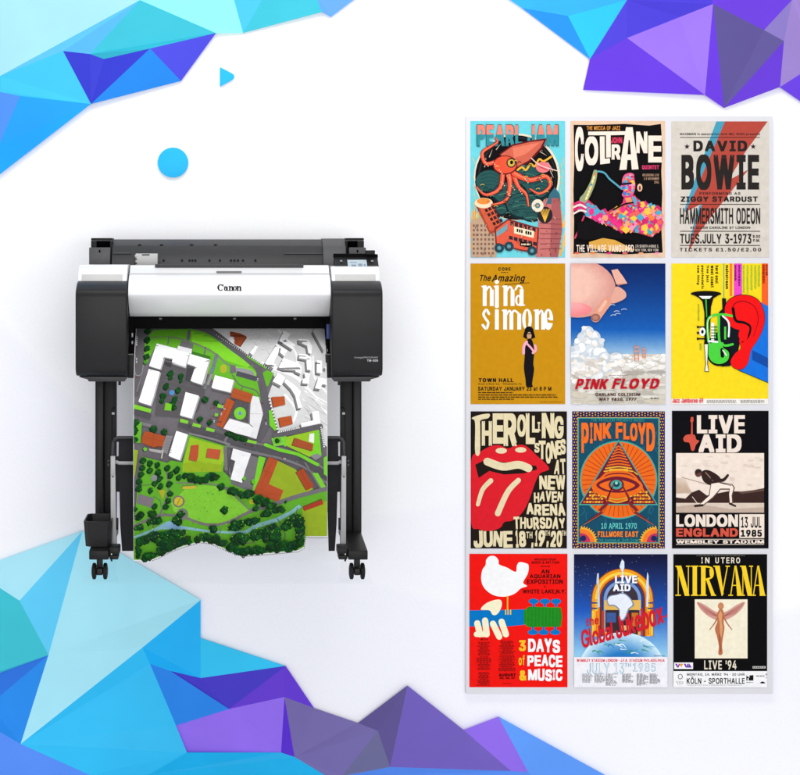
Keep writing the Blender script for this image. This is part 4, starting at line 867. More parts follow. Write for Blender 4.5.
def art_sax(A):
    A.rect(28, 55, 500, 737, (226, 192, 162)); A.poly(wobble([(45, 72), (120, 76), (300, 70), (420, 76), (482, 72), (486, 200), (480, 310), (487, 420), (482, 560), (486, 716), (300, 722), (120, 714), (44, 720), (48, 560), (42, 400), (48, 250)], 3), (14, 12, 14))
    CR = (248, 226, 210)
    glyphs(A, [('C', 50, 84, 94, 306), ('O', 100, 132, 166, 276), ('R', 233, 172, 278, 248), ('N', 356, 108, 412, 216), ('E', 416, 128, 484, 262)], CR)
    A.poly([(174, 132), (198, 132), (199, 244), (224, 241), (225, 266), (176, 272)], CR)                      # L
    A.poly([(116, 108), (306, 106), (306, 124), (228, 126), (229, 236), (206, 238), (205, 126), (116, 126)], CR)   # T
    A.poly([(305, 86), (338, 86), (368, 296), (334, 298), (330, 250), (312, 250), (308, 298), (272, 300)], CR); A.poly([(318, 150), (324, 150), (330, 222), (312, 222)], K)
    A.text('JOHN', 230, 136, 286, 166, (222, 62, 96), 2); A.text('THE MECCA OF JAZZ', 108, 80, 276, 100, (226, 150, 66), 1); A.text('QUINTET', 385, 276, 470, 298, (220, 64, 110), 2)
    for i, st in enumerate(('RECORDING LIVE', '1-3 NOVEMBER', '1961')): A.text(st, 388+(0, 6, 58)[i], 319+i*18, 470, 331+i*18, (214, 170, 140), 0)
    body = [(44, 468), (80, 446), (120, 452), (160, 486), (196, 520), (250, 486), (330, 462), (362, 440), (392, 468), (470, 478), (486, 520), (482, 600), (432, 636), (360, 614), (270, 606), (195, 566), (130, 546), (90, 510), (44, 500)]
    A.poly(body, (206, 70, 96)); r = random.Random(8); pal = [(232, 50, 130), (240, 130, 60), (248, 196, 70), (66, 170, 200), (244, 146, 180), (228, 100, 90), (236, 160, 120), (214, 40, 110)]
    for i in range(900):
        x, y = r.uniform(48, 482), r.uniform(446, 634); s = r.uniform(7, 24); n = r.choice((4, 4, 5, 5, 6))
        pl = [(x+s*r.uniform(.7, 1.1)*math.cos(6.28*k/n), y+s*r.uniform(.7, 1.1)*math.sin(6.28*k/n)) for k in range(n)]
        if sum(inside(q, body) for q in pl) >= n-1: A.poly(pl, r.choice(pal if x > 190 else pal[:1]+pal[3:5]+pal[:1]))
    head = [(286, 346), (300, 322), (330, 314), (350, 330), (352, 372), (346, 410), (330, 436), (300, 438), (284, 424), (292, 404), (272, 388), (284, 372)]
    A.blob(head, (226, 90, 140))
    for i in range(120):
        x, y = r.uniform(270, 352), r.uniform(314, 438); s = r.uniform(6, 13); pl = [(x+s*math.cos(6.28*k/6), y+s*.8*math.sin(6.28*k/6)) for k in range(6)]
        if all(inside(q, head) for q in pl): A.poly(pl, r.choice(pal+[(70, 120, 200), (90, 180, 210)]))
    A.line([(276, 372), (330, 366)], 9, K); A.line([(350, 330), (358, 400), (330, 446)], 10, K)
    A.poly([(296, 432), (350, 426), (372, 462), (330, 476), (286, 470)], (214, 60, 116)); A.poly([(300, 440), (330, 436), (336, 462), (310, 466)], (240, 150, 90)); A.poly([(334, 432), (352, 436), (362, 458), (340, 462)], (90, 160, 200))
    A.ell(374, 388, 13, 20, (236, 190, 150), 14); A.ell(374, 390, 6, 12, (120, 60, 70), 10); A.line([(350, 462), (300, 470), (240, 500)], 8, K); A.line([(345, 440), (352, 470)], 12, (80, 170, 190))
    A.line([(282, 394), (256, 372), (222, 344), (196, 314), (158, 308), (146, 330)], 9, (84, 160, 180)); A.line([(152, 308), (140, 360), (112, 420), (92, 448)], 20, (150, 160, 120), True, 40); A.line([(146, 330), (128, 390), (104, 446)], 9, (236, 206, 120))
    for i in range(8): A.ell(150-i*6, 322+i*17, 6, 6, r.choice([(240, 220, 160), (230, 130, 60), (60, 150, 180), (240, 180, 60)]), 8)
    for i in range(4): A.line([(44, 470+i*16), (76, 460+i*14), (104, 478+i*10)], 9, (240, 222, 210) if i % 2 else (214, 46, 110))
    A.line([(96, 530), (76, 580), (50, 640)], 8, (206, 60, 100)); A.poly([(150, 590), (190, 576), (186, 600), (150, 604)], (226, 120, 120))
    A.poly([(120, 660), (190, 640), (250, 650), (350, 700), (250, 708), (120, 690)], (214, 160, 70)); A.poly([(60, 560), (130, 548), (200, 580), (290, 620), (360, 650), (200, 640), (100, 650), (60, 640)], K)
    A.text('THE VILLAGE VANGUARD', 57, 674, 344, 710, CR, 1); A.text('178 SEVENTH AVENUE S.', 352, 674, 468, 688, CR, 0); A.text('NEW YORK, NEW YORK', 352, 694, 468, 709, CR, 0)
    for i in range(6): A.poly(ell(60+i*80, 716, 14, 5, 8), r.choice(pal))

def art_letterpress(A):
    A.rect(38, 57, 525, 737, (210, 202, 190)); r = random.Random(4)
    for i in range(0):
        x, y = (r.choice((r.uniform(40, 80), r.uniform(490, 520))), r.uniform(60, 730)); A.poly(wobble(ell(x, y, r.uniform(4, 12), r.uniform(4, 18), 9), 3, i), r.choice([(200, 190, 176), (218, 211, 200), (194, 183, 168)]))
    for i in range(70): x, y = r.uniform(45, 515), r.uniform(65, 730); A.poly(wobble(ell(x, y, r.uniform(8, 34), r.uniform(8, 30), 12), 4, i), r.choice([(213, 205, 194), (207, 199, 187), (210, 203, 192)]), lay=3+i*.25)
    A.layer = 24
    A.poly([(262, 57), (308, 57), (196, 320), (164, 396), (110, 512), (100, 505), (146, 372)], (70, 154, 180)); A.poly([(305, 57), (518, 57), (404, 214), (322, 352), (422, 298), (262, 500), (176, 612), (120, 716), (134, 640), (186, 470), (104, 512), (172, 380), (196, 312)], (178, 72, 60)); A.poly([(176, 480), (192, 470), (150, 600), (128, 690), (136, 620)], (70, 154, 180))
    I = (40, 36, 34)
    A.text('MAINMAN in association with MEL BUSH presents', 80, 114, 480, 129, I, 1); A.rect(80, 135.5, 480, 139, I)
    A.text('DAVID', 147, 153, 416, 207, I, 2, gap=.14); A.text('BOWIE', 87, 222, 476, 400, I, 2, gap=.1); 
    for x in (115, 446):                              # five-pointed stars
        A.poly([(x+6*math.sin(math.pi*(k+.5)/2.5), 183-6*math.cos(math.pi*(k+.5)/2.5)) for k in range(5)], I)
        for k in range(5): A.poly([(x+15*math.sin(math.pi*k/2.5), 183-15*math.cos(math.pi*k/2.5)), (x+6*math.sin(math.pi*(k+.5)/2.5), 183-6*math.cos(math.pi*(k+.5)/2.5)), (x+6*math.sin(math.pi*(k-.5)/2.5), 183-6*math.cos(math.pi*(k-.5)/2.5))], I)
    A.text('PERFORMING AS', 178, 411, 382, 424, I, 1, gap=.2); A.text('ZIGGY STARDUST', 84, 432, 469, 459, I, 2); A.rect(80, 470, 480, 473.5, I)
    A.text('HAMMERSMITH ODEON', 80, 489, 481, 571, I, 1, gap=.1); A.text('45 QUEEN CAROLINE ST LONDON', 131, 582, 431, 595, I, 1); A.rect(80, 604.5, 480, 608, I)
    A.text('TUES.JULY 3-1973', 80, 619, 437, 668, I, 1); A.text('8.00', 444, 625, 481, 639, I, 1); A.text('P.M.', 446, 645, 480, 659, I, 1); A.rect(80, 675.5, 480, 679, I); A.text('TICKETS £1.50/£2.00', 78, 689, 486, 709, I, 1, gap=.26)

def art_ochre(A):
    A.rect(54, 28, 536, 745, (198, 140, 16))
    A.text('CORE', 195, 48, 258, 65, K, 2, gap=.2); A.micro(210, 72, 245, 4, K, 8, 16); A.text('The', 100, 86, 158, 118, K, 1, slant=.25); A.text('Amazing', 165, 84, 330, 130, K, 1, slant=.25); A.line([(228, 136), (300, 130), (352, 126)], 3, K)
    W_ = (250, 248, 240)
    def stem(x, y0, y1, w_=20): A.rect(x, y0, x+w_, y1, W_); 
    def serif(x, y, l=8): A.poly([(x-l, y), (x, y-7), (x+20, y-7), (x+20+l, y)], W_)
    def n_(x, y0, y1, w_=48): stem(x, y0, y1); stem(x+w_-20+8, y0+22, y1); A.line([(x+16, y0+28), (x+32, y0+6), (x+w_-2, y0+24)], 10, W_); A.poly([(x-9, y0+4), (x+4, y0), (x+4, y0+16)], W_)
    n_(116, 140, 245); stem(178, 140, 245); A.ell(188, 122, 11, 11, W_, 14); A.poly([(170, 144), (182, 140), (182, 156)], W_); n_(222, 140, 245)
    A.line([(284, 160), (296, 142), (314, 150), (314, 170)], 10, W_); stem(304, 160, 245); A.ell(298, 216, 17, 28, W_, 18); A.ell(298, 216, 6, 20, (198, 140, 16), 14); A.line([(318, 240), (330, 240)], 6, W_)
    A.line([(148, 285), (134, 264), (120, 286), (132, 312), (144, 330), (134, 360), (116, 342)], 13, W_); stem(178, 262, 365); A.ell(188, 247, 11, 9, W_, 14); n_(220, 262, 365, 44); stem(292, 284, 365); A.line([(262, 290), (276, 268), (300, 284)], 10, W_)
    A.ell(342, 313, 25, 54, W_, 24); A.ell(342, 313, 8, 46, (198, 140, 16), 18); n_(382, 262, 365, 44); A.ell(450, 313, 25, 54, W_, 24); A.ell(450, 300, 7, 32, (198, 140, 16), 14); A.poly([(452, 318), (480, 318), (480, 334), (452, 330)], (198, 140, 16)); A.rect(446, 305, 474, 313, W_)
    A.ell(352, 372, 23, 24, K, 18); A.poly([(328, 375), (376, 375), (384, 405), (370, 412), (335, 412), (322, 402)], K); A.ell(353, 396, 12, 19, (206, 156, 120), 14); A.line([(340, 386), (366, 386)], 5, K)
    A.blob([(347, 412), (362, 412), (372, 432), (378, 480), (374, 540), (378, 570), (368, 640), (372, 656), (340, 656), (334, 620), (326, 560), (330, 500), (330, 452), (336, 428)], (22, 16, 22)); A.line([(340, 428), (326, 450), (324, 486)], 14, (240, 170, 190)); A.line([(336, 432), (362, 458), (378, 480)], 10, (240, 170, 190)); A.line([(384, 446), (386, 470), (372, 484)], 12, (240, 170, 190))
    A.text('TOWN HALL', 95, 613, 272, 633, K, 2, gap=.16); A.text('Broad & Race Sts. · Philadelphia, Pa.', 93, 637, 316, 649, K, 0); A.text('SATURDAY JANUARY 23 at 8 P M', 92, 656, 466, 677, K, 1)
    for y, x1 in ((684, 272), (696, 490), (707, 500), (718, 275)): A.micro(93, y, x1, 5, (70, 46, 14), 6, 26)
    A.micro(410, 733, 525, 3, (150, 100, 20))

def art_sky(A):
    for i in range(80):
        t = i/79; y0 = 28+i*6.06
        c0, c1, c2 = (12, 38, 96), (24, 92, 176), (176, 206, 226)
        c = [a+(b-a)*min(1, t/.7) for a, b in zip(c0, c1)] if t < .7 else [a+(b-a)*(t-.7)/.3 for a, b in zip(c1, c2)]
        A.poly([(30, y0), (512, y0), (512, y0+6.06), (30, y0+6.06)], tuple(int(v) for v in c), lay=1.4)
    A.rect(30, 490, 512, 745, (206, 200, 186)); r = random.Random(6); A.layer = 28
    for i in range(160): x, y = r.uniform(30, 512), r.uniform(492, 640); q = r.uniform(6, 22); A.ell(x, y+q*.3, q*1.3, q*.8, (208, 203, 196), 14, lay=29+i*.3); A.ell(x, y, q*1.2, q*.7, r.choice([(238, 234, 226), (228, 224, 216), (244, 241, 236)]), 14, lay=29.15+i*.3)
    A.layer = 80
    for i in range(60): x, y = r.uniform(30, 512), r.uniform(610, 745); A.ell(x, y, r.uniform(20, 60), r.uniform(6, 18), r.choice([(214, 208, 196), (196, 188, 176), (224, 220, 210), (186, 180, 170), (208, 198, 180)]), 14)
    for (cx, cy, R) in ((115, 375, 32), (95, 405, 34), (140, 405, 42), (80, 440, 36), (120, 445, 46), (165, 440, 34), (110, 490, 60), (175, 490, 44), (45, 480, 36), (150, 560, 70), (60, 550, 50), (260, 520, 44), (230, 560, 50), (200, 510, 34)):
        A.ell(cx, cy, R, R*.9, (196, 206, 214), 18)
        for k in range(7): A.ell(cx+r.uniform(-R, R)*.7, cy+r.uniform(-R, R)*.6, R*r.uniform(.25, .5), R*r.uniform(.2, .42), r.choice([(232, 234, 234), (244, 244, 240), (214, 220, 224), (236, 228, 218)]), 12)
    for i in range(50): A.ell(r.uniform(40, 290), r.uniform(520, 600), r.uniform(8, 26), r.uniform(6, 16), r.choice([(236, 230, 220), (220, 212, 202), (242, 238, 232), (206, 198, 190)]), 12)
    for x in (365, 403):
        s = 1 if x == 365 else .72; y0 = 446 if s == 1 else 456
        for d_ in (-10*s, 10*s): A.rect(x+d_-2.4*s, y0, x+d_+2.4*s, y0+78*s, (214, 134, 104))
        for k in range(4): A.rect(x-10*s, y0+6+k*20*s, x+10*s, y0+11+k*20*s, (222, 150, 122))
    A.ell(350, 584, 60, 8, (176, 168, 158), 18); A.ell(470, 582, 52, 9, (172, 166, 158), 18)
    # a plain pink balloon shape
    for k in range(14):
        t = k/13; A.ell(66-10*t, 156-26*t, 192*(1-.55*t), 148*(1-.5*t), tuple(int(a+(b-a)*t) for a, b in zip((212, 148, 136), (236, 188, 170))), 36)
    for k in range(8): A.ell(40, 262-k*3, 96-k*8, 34-k*3, (240, 128+k*5, 134+k*4), 26)
    A.poly([(236, 62), (268, 56), (300, 100), (318, 130), (262, 134)], (228, 172, 152)); A.blob([(262, 146), (304, 168), (312, 196), (290, 216), (240, 232), (236, 200)], (222, 164, 146)); A.poly([(262, 134), (318, 130), (270, 142)], (160, 104, 100))
    A.line([(216, 222), (186, 262), (156, 304)], 48, (222, 154, 130)); A.line([(208, 222), (176, 268)], 16, (236, 182, 160)); A.ell(156, 304, 24, 20, (150, 96, 84), 16); A.ell(156, 304, 15, 12, (180, 122, 106), 14)
    for x, y in ((262, 272), (300, 262), (245, 292), (268, 285), (240, 240)): A.line([(x-12, y+2), (x, y-3), (x+14, y)], 3, (196, 204, 222))
    A.text('PINK', 58, 616, 218, 670, (186, 20, 36), 2, slant=.28); A.text('FLOYD', 246, 614, 480, 668, (186, 20, 36), 2, slant=.28)
    A.text('OAKLAND COLISEUM', 155, 689, 384, 704, (84, 52, 44), 2); A.text('MAY 9&10, 1977', 175, 713, 364, 731, (84, 52, 44), 2, slant=.2); A.micro(225, 597, 330, 3, (140, 130, 124)); A.micro(436, 712, 480, 6, (120, 110, 104))

def art_horn(A):
    A.rect(38, 28, 531, 745, (250, 214, 32)); A.rect(38, 718, 531, 745, (240, 236, 230))
    A.rect(335, 28, 348, 195, (236, 120, 50)); A.rect(356, 28, 398, 200, (232, 70, 196)); A.rect(498, 28, 531, 245, (244, 96, 36)); A.rect(302, 28, 308, 210, (120, 170, 120))
    def vt(st, x, y0, y1, h, c, w=1): L_ = y1-y0; A.text(st, x-L_/2, (y0+y1)/2-h/2, x+L_/2, (y0+y1)/2+h/2, c, w, ang=-90)
    def vm(x, y0, y1, h, c):                          # upright lines of print too small to read
        y = y0
        while y < y1-3: e = min(y1, y+rnd.uniform(4, 9)); A.rect(x-h*rnd.uniform(.3, .5), y, x+h*rnd.uniform(.3, .5), e, c); y = e+rnd.uniform(1.5, 3)
    for st, x, L_ in (('new thing', 174, 98), ('psychodelic', 196, 120), ('free jazz', 222, 86), ('west coast', 246, 112), ('hard soul', 270, 92)): vt(st, x, 38, 38+L_, 16, K, 2)
    vt('mainstream', 322, 36, 158, 15, K, 2); vm(384, 36, 142, 12, (110, 20, 90)); vm(364, 36, 116, 11, (110, 20, 90))
    for x, L_ in ((406, 140), (426, 146), (446, 130), (466, 120), (484, 110)): vm(x, 36, 36+L_, 11, (150, 190, 60))
    vm(508, 34, 130, 12, (150, 30, 20)); vm(524, 34, 90, 10, (150, 30, 20)); vm(176, 235, 320, 9, (140, 170, 50)); vm(186, 436, 474, 10, (140, 170, 50))
    A.poly([(486, 222), (531, 246), (531, 636), (470, 612), (378, 572), (430, 500)], (22, 112, 216)); A.poly([(450, 470), (531, 510), (531, 560), (450, 520)], (16, 74, 160)); A.line([(378, 572), (531, 636)], 3, K, False)
    A.poly(wobble([(282, 275), (296, 262), (296, 205), (316, 205), (318, 262), (340, 330), (440, 366), (436, 386), (410, 440), (384, 440), (378, 490), (350, 500), (340, 552), (300, 556), (250, 540), (225, 500), (226, 420), (276, 380)], 3), (16, 22, 30))
    red = [(310, 272), (318, 232), (346, 204), (392, 190), (446, 196), (486, 222), (508, 270), (513, 316), (502, 368), (476, 420), (444, 470), (430, 530), (408, 560), (384, 568), (352, 556), (340, 526), (362, 488), (390, 460), (384, 420), (402, 392), (396, 372), (352, 356), (322, 326)]
    A.blob([(x+(x-400)*.02, y+(y-390)*.015) for x, y in red], K); A.blob(red, (238, 20, 22)); A.line([(348, 262), (360, 234), (396, 220), (440, 232), (470, 262), (480, 320), (456, 400)], 7, (150, 10, 20), True, 3); A.line([(352, 258), (366, 318), (410, 330), (440, 352), (430, 400), (400, 428)], 16, K, True, 8); A.ell(404, 392, 24, 34, (238, 20, 22), 16)
    A.ell(214, 182, 78, 14, K, 26); A.poly([(140, 184), (288, 184), (252, 206), (240, 250), (232, 430), (206, 430), (206, 280), (196, 222), (176, 202)], K); A.poly([(178, 194), (246, 194), (232, 208), (196, 208)], (236, 240, 236)); A.line([(214, 214), (218, 300)], 8, (60, 180, 60), True, 4)
    A.ell(282, 490, 62, 62, K, 26); A.blob([(228, 440), (300, 430), (300, 455), (330, 480), (326, 520), (290, 540), (250, 532), (228, 500)], (74, 206, 62)); A.line([(228, 440), (222, 330), (244, 296), (300, 288), (346, 296)], 12, (74, 206, 62)); A.line([(280, 300), (282, 420), (310, 446), (350, 440)], 12, (74, 206, 62)); A.line([(228, 440), (222, 330), (244, 296)], 3, (240, 244, 240))
    A.line([(300, 296), (330, 330), (330, 400)], 9, (236, 240, 236)); A.line([(248, 330), (248, 420)], 16, (236, 240, 236), False); A.line([(262, 345), (262, 410)], 6, (74, 206, 62), False); A.line([(312, 350), (312, 415)], 10, (74, 206, 62), False)
    A.line([(226, 424), (276, 428)], 10, (236, 240, 236), False); A.line([(296, 468), (298, 500)], 18, K); A.line([(300, 470), (318, 496)], 6, (236, 240, 236))
    for k in range(5): A.line([(240, 352+k*15), (272, 352+k*15)], 4, K, False)
    for y in (352, 382, 412): A.line([(176, y), (206, y)], 7, K); A.rect(168, y-6, 176, y+6, K)
    A.ell(196, 376, 16, 22, (236, 240, 236), 14); A.ell(196, 376, 7, 10, K, 10)
    A.poly([(204, 430), (228, 430), (224, 540), (230, 580), (206, 580), (212, 540)], K); A.poly([(207, 440), (224, 440), (220, 540), (227, 577), (209, 577), (215, 540)], (236, 232, 222))
    A.text('Jazz Jamboree 69', 42, 715, 200, 739, (222, 24, 40), 1, gap=.06)
    for x0, x1 in ((218, 370), (390, 512)): A.micro(x0, 726, x1, 4, (130, 120, 110)); A.micro(x0, 734, x1, 4, (130, 120, 110))

def art_redshape(A):
    A.rect(55, 38, 549, 742, (30, 22, 18)); C_ = (226, 212, 172)
    RD = (216, 30, 42)
    # plain generic red double-lobed shape
    A.blob([(56, 296), (104, 246), (160, 216), (204, 212), (246, 228), (290, 212), (336, 214), (392, 262), (458, 330), (412, 356), (388, 400), (352, 500), (318, 560), (270, 598), (228, 606), (206, 636), (150, 652), (96, 642), (56, 606)], RD)
    A.poly([(78, 312), (130, 286), (240, 300), (392, 318), (396, 336), (330, 356), (226, 362), (150, 344), (96, 380)], (30, 22, 18)); A.line([(140, 296), (220, 322), (300, 312), (352, 330)], 40, C_)
    A.line([(158, 394), (116, 440), (92, 516)], 26, C_, True, 20); A.line([(300, 392), (246, 450), (194, 562)], 26, C_, True, 30); A.ell(212, 240, 29, 15, C_, 16); A.ell(312, 236, 29, 14, C_, 16)
    r = random.Random(2)
    def hand(st, x0, y0, x1, y1, jit=5, gap=3):
        n = len(st); wt = [.45 if ch in "I1'," else 1.2 if ch in 'MW' else 1 for ch in st]; tot = sum(wt); x = x0
        for ch, wd in zip(st, wt):
            w_ = (x1-x0)*wd/tot; A.text(ch, x+gap/2, y0+r.uniform(-jit, jit), x+w_-gap/2, y1+r.uniform(-jit, jit), C_, 2, ang=r.uniform(-5, 5)); x += w_
    glyphs(A, [('H', 112, 88, 164, 214), ('E', 168, 48, 224, 204), ('R', 224, 48, 292, 216), ('O', 294, 54, 338, 168), ('L', 338, 48, 386, 206), ('L', 370, 60, 406, 146), ('I', 398, 92, 412, 140), ('N', 420, 46, 484, 176), ('G', 484, 62, 532, 178)], C_); A.blob([(60, 72), (74, 84), (78, 120), (78, 250), (102, 252), (104, 120), (106, 84), (146, 72), (150, 50), (100, 56)], C_)
    glyphs(A, [('S', 382, 200, 408, 250), ('T', 404, 188, 440, 284), ('O', 440, 198, 468, 306), ('N', 466, 190, 498, 282), ('E', 496, 186, 520, 262), ('S', 516, 180, 543, 258)], C_)
    hand('AT', 484, 284, 544, 358, 4); hand('NEW', 406, 366, 542, 440); hand('HAVEN', 378, 450, 530, 502); hand('ARENA', 340, 510, 541, 570); hand('THURSDAY', 274, 582, 541, 640); hand('JUNE', 68, 652, 272, 734); hand('18', 284, 650, 340, 736, 3); A.text('TH', 340, 656, 372, 690, C_, 1); A.text(',', 366, 712, 378, 740, C_, 2); hand('19', 384, 650, 438, 730, 3); A.text('TH', 436, 650, 462, 676, C_, 1); A.text(',', 444, 704, 456, 736, C_, 2); hand('20', 464, 652, 526, 732, 3); A.text('TH', 522, 650, 545, 676, C_, 1)

def art_pyramid(A):
    A.rect(37, 38, 513, 742, (36, 34, 92)); YE = (232, 170, 50); TE = (64, 160, 150); MA = (110, 28, 46); OR = (232, 104, 28)
    for y in range(46, 740, 15):
        for x in (46, 58, 492, 504): A.ell(x+((y//15) % 2)*4-2, y, 3.4, 4, YE, 8)
    for x in range(66, 490, 15):
        for y in (46, 58, 722, 734): A.ell(x, y+((x//15) % 2)*4-2, 4, 3.4, YE, 8)
    A.rect(64, 68, 486, 716, YE); A.rect(66, 70, 484, 714, TE); A.rect(71, 75, 479, 709, (22, 76, 100)); r = random.Random(9)
    for i in range(70):
        x, y = r.choice((r.uniform(75, 475),)*1), r.choice((r.uniform(85, 230), r.uniform(520, 700))); A.line([(x, y), (x+r.uniform(-12, 12), y+20), (x+r.uniform(-18, 18), y+42)], 3, (40, 106, 128))
    A.ell(275, 390, 200, 202, TE, 48); A.ell(275, 390, 193, 195, OR, 48)
    for i in range(44):
        a = i*2*math.pi/44; A.line([(275+95*math.cos(a), 390+95*math.sin(a)), (275+187*math.cos(a), 390+188*math.sin(a))], 3.2, (180, 62, 24), False)
    A.poly([(275, 182), (478, 520), (70, 520)], TE); A.poly([(275, 194), (468, 514), (80, 514)], MA)
    for i in range(9):
        y = 222+i*15; h = (y-194)/320*193; A.line([(275-h*.82, y+4), (275, y-5), (275+h*.82, y+4)], 7, OR if i < 7 else YE)
    A.rect(228, 332, 324, 356, YE)
    for i in range(26):
        s = 1 if i % 2 else -1; x = 275+s*(60+i*4.4); A.line([(x, 350+(i % 5)*28), (x+s*14, 362+(i % 5)*29)], 6, YE if i % 3 else OR) if abs(x-275) < (350+(i % 5)*28-194)*.55 else 0
    for j in range(4):
        for i in range(9):
            y = 452+j*17
            for s in (-1, 1):
                x = 275+s*(84+i*15)
                if abs(x-275)+10 < (y-194)*.6: A.poly([(x-6, y-5), (x+6, y-5), (x+4, y+5), (x-8, y+5)], YE if (i+j) % 3 else OR)
    for k in range(3): A.line([(150, 440), (200, 376-k*5), (275, 362-k*7), (350, 376-k*5), (400, 440)], 10, (OR, MA, OR)[k])
    A.poly(ell(268, 424, 132, 58, 30), OR); A.blob([(160, 416), (200, 386), (268, 372), (340, 386), (384, 418), (340, 446), (268, 456), (200, 446)], MA); A.blob([(176, 416), (220, 396), (268, 390), (320, 398), (360, 418), (320, 440), (268, 446), (216, 440)], OR)
    A.ell(264, 416, 40, 32, MA, 22); A.ell(264, 414, 30, 24, TE, 20); A.ell(264, 412, 17, 14, (20, 60, 80), 16); A.ell(264, 406, 8, 8, (150, 210, 190), 10)
    for k in range(4): A.line([(180+k*12, 462+k*10), (268, 482+k*8), (356-k*12, 462+k*10)], 6, (OR, YE)[k % 2])
    for s in (-1, 1):
        q = [(275+s*20-7, 412), (275+s*20, 412), (275+s*64, 490), (275+s*56, 498), (275+s*104, 546), (275+s*92, 552), (275+s*184, 622), (275+s*78, 560), (275+s*88, 552), (275+s*44, 506), (275+s*54, 500)]
        A.poly([(x+s*3, y+4) for x, y in q], OR); A.poly(q, (120, 40, 44))
    glyphs(A, [('P', 84, 96, 122, 252), ('I', 128, 96, 142, 202), ('N', 148, 98, 190, 188), ('K', 194, 96, 238, 178), ('F', 260, 94, 296, 178), ('L', 300, 98, 332, 182), ('O', 334, 98, 372, 190), ('Y', 374, 96, 416, 206), ('D', 418, 96, 462, 242)], (238, 110, 36))
    A.text('THE PAVILION PRESENTS MUSIC', 134, 76, 408, 90, TE, 0); A.text('10 APRIL 1970', 186, 611, 368, 641, (96, 196, 190), 1); A.text('FILLMORE EAST', 168, 654, 376, 683, (240, 130, 40), 2); A.text('2nd Avenue at Sixth Street', 170, 690, 384, 706, TE, 0)
    for s in (-1, 1):
        cx = 275+s*191
        def qd(rr, n, cc, z=0):
            A.poly([(cx, 710)]+[(cx-s*rr*(1-z*(k % 2))*math.cos(1.9*k/n), 710-rr*(1-z*(k % 2))*math.sin(1.9*k/n)) for k in range(n+1) if abs(rr*math.cos(1.9*k/n)) >= 0 and -s*math.cos(1.9*k/n)*rr*s <= 12], cc)
        qd(86, 22, YE, .14); qd(68, 20, (238, 120, 40), 0); qd(46, 16, (190, 50, 90), 0); A.ell(cx-s*10, 690, 15, 15, (28, 40, 90), 14)

def art_stage(A):
    A.rect(41, 35, 537, 742, (10, 9, 14)); C_ = (236, 220, 206); RD = (208, 84, 66)
    A.text('LIVE', 169, 57, 416, 151, C_, 2, gap=.06); A.text('AID', 177, 156, 398, 249, C_, 2, gap=.06)
    A.poly([(138, 76), (137, 68), (150, 66), (152, 84), (147, 96), (148, 172), (138, 172), (140, 96), (134, 86)], RD); A.blob([(99, 178), (112, 160), (138, 156), (158, 160), (166, 182), (181, 190), (164, 210), (158, 230), (150, 241), (140, 236), (134, 212), (128, 198), (106, 194)], RD)
    A.rect(62, 252, 514, 558, C_); r = random.Random(5)
    for i in range(40): A.poly(wobble(ell(r.uniform(80, 500), r.uniform(262, 420), r.uniform(10, 26), r.uniform(3, 8), 10), 2, i), r.choice([(228, 212, 198), (240, 226, 212), (222, 204, 190)]))
    for k in range(6): A.poly([(62, 440+k*4), (150, 470-k*3), (110, 376+k*10), (62, 372+k*8)], (226-k*6, 206-k*7, 190-k*8)) if k else 0
    A.poly([(62, 480), (110, 486), (140, 456), (180, 440), (220, 470), (330, 448), (420, 450), (514, 432), (514, 512), (62, 512)], (58, 38, 34)); A.poly([(380, 452), (514, 436), (514, 446), (400, 462)], (96, 72, 64)); A.rect(62, 508, 514, 558, (214, 196, 180)); A.poly([(62, 526), (180, 514), (340, 540), (514, 530), (514, 558), (62, 558)], (190, 168, 152))
    A.line([(90, 376), (250, 420)], 2.5, (150, 120, 108), False); A.line([(145, 476), (175, 515)], 3, (236, 222, 206), False)
    # generic performer leaning back, side on
    DKB = (50, 34, 32)
    A.blob([(192, 350), (216, 338), (252, 350), (288, 378), (284, 404), (246, 418), (208, 402), (194, 376)], DKB); A.line([(214, 352), (250, 392)], 5, (150, 116, 100)); A.line([(250, 380), (300, 392), (328, 366)], 22, DKB, True, 12); A.ell(176, 354, 18, 21, (96, 62, 54), 16); A.poly([(160, 344), (174, 334), (192, 338), (194, 352), (178, 352), (164, 362)], DKB)
    A.poly([(240, 408), (282, 400), (352, 412), (364, 430), (352, 470), (356, 510), (336, 512), (332, 466), (334, 440), (290, 440), (254, 482), (206, 520), (176, 520), (230, 470)], (92, 66, 58)); A.poly([(243, 410), (282, 404), (348, 416), (358, 430), (347, 470), (350, 506), (339, 508), (335, 466), (338, 434), (288, 434), (250, 478), (204, 515), (184, 516), (234, 470)], (240, 226, 212))
    A.line([(284, 404), (346, 420)], 3, DKB, False); A.line([(160, 524), (198, 520)], 12, DKB); A.line([(338, 512), (366, 524)], 10, DKB)
    A.text('LONDON', 62, 567, 380, 631, C_, 2, gap=.05); A.text('ENGLAND', 62, 638, 380, 682, RD, 2, gap=.07); A.rect(387, 566, 515, 688, C_); A.text('13 JUL', 396, 580, 500, 636, K, 1); A.text('1985', 394, 646, 503, 682, K, 2); A.rect(62, 693.5, 514, 696, C_); A.rect(62, 720, 514, 722.5, C_); A.text('WEMBLEY STADIUM', 62, 699, 514, 717, C_, 2, gap=.06)

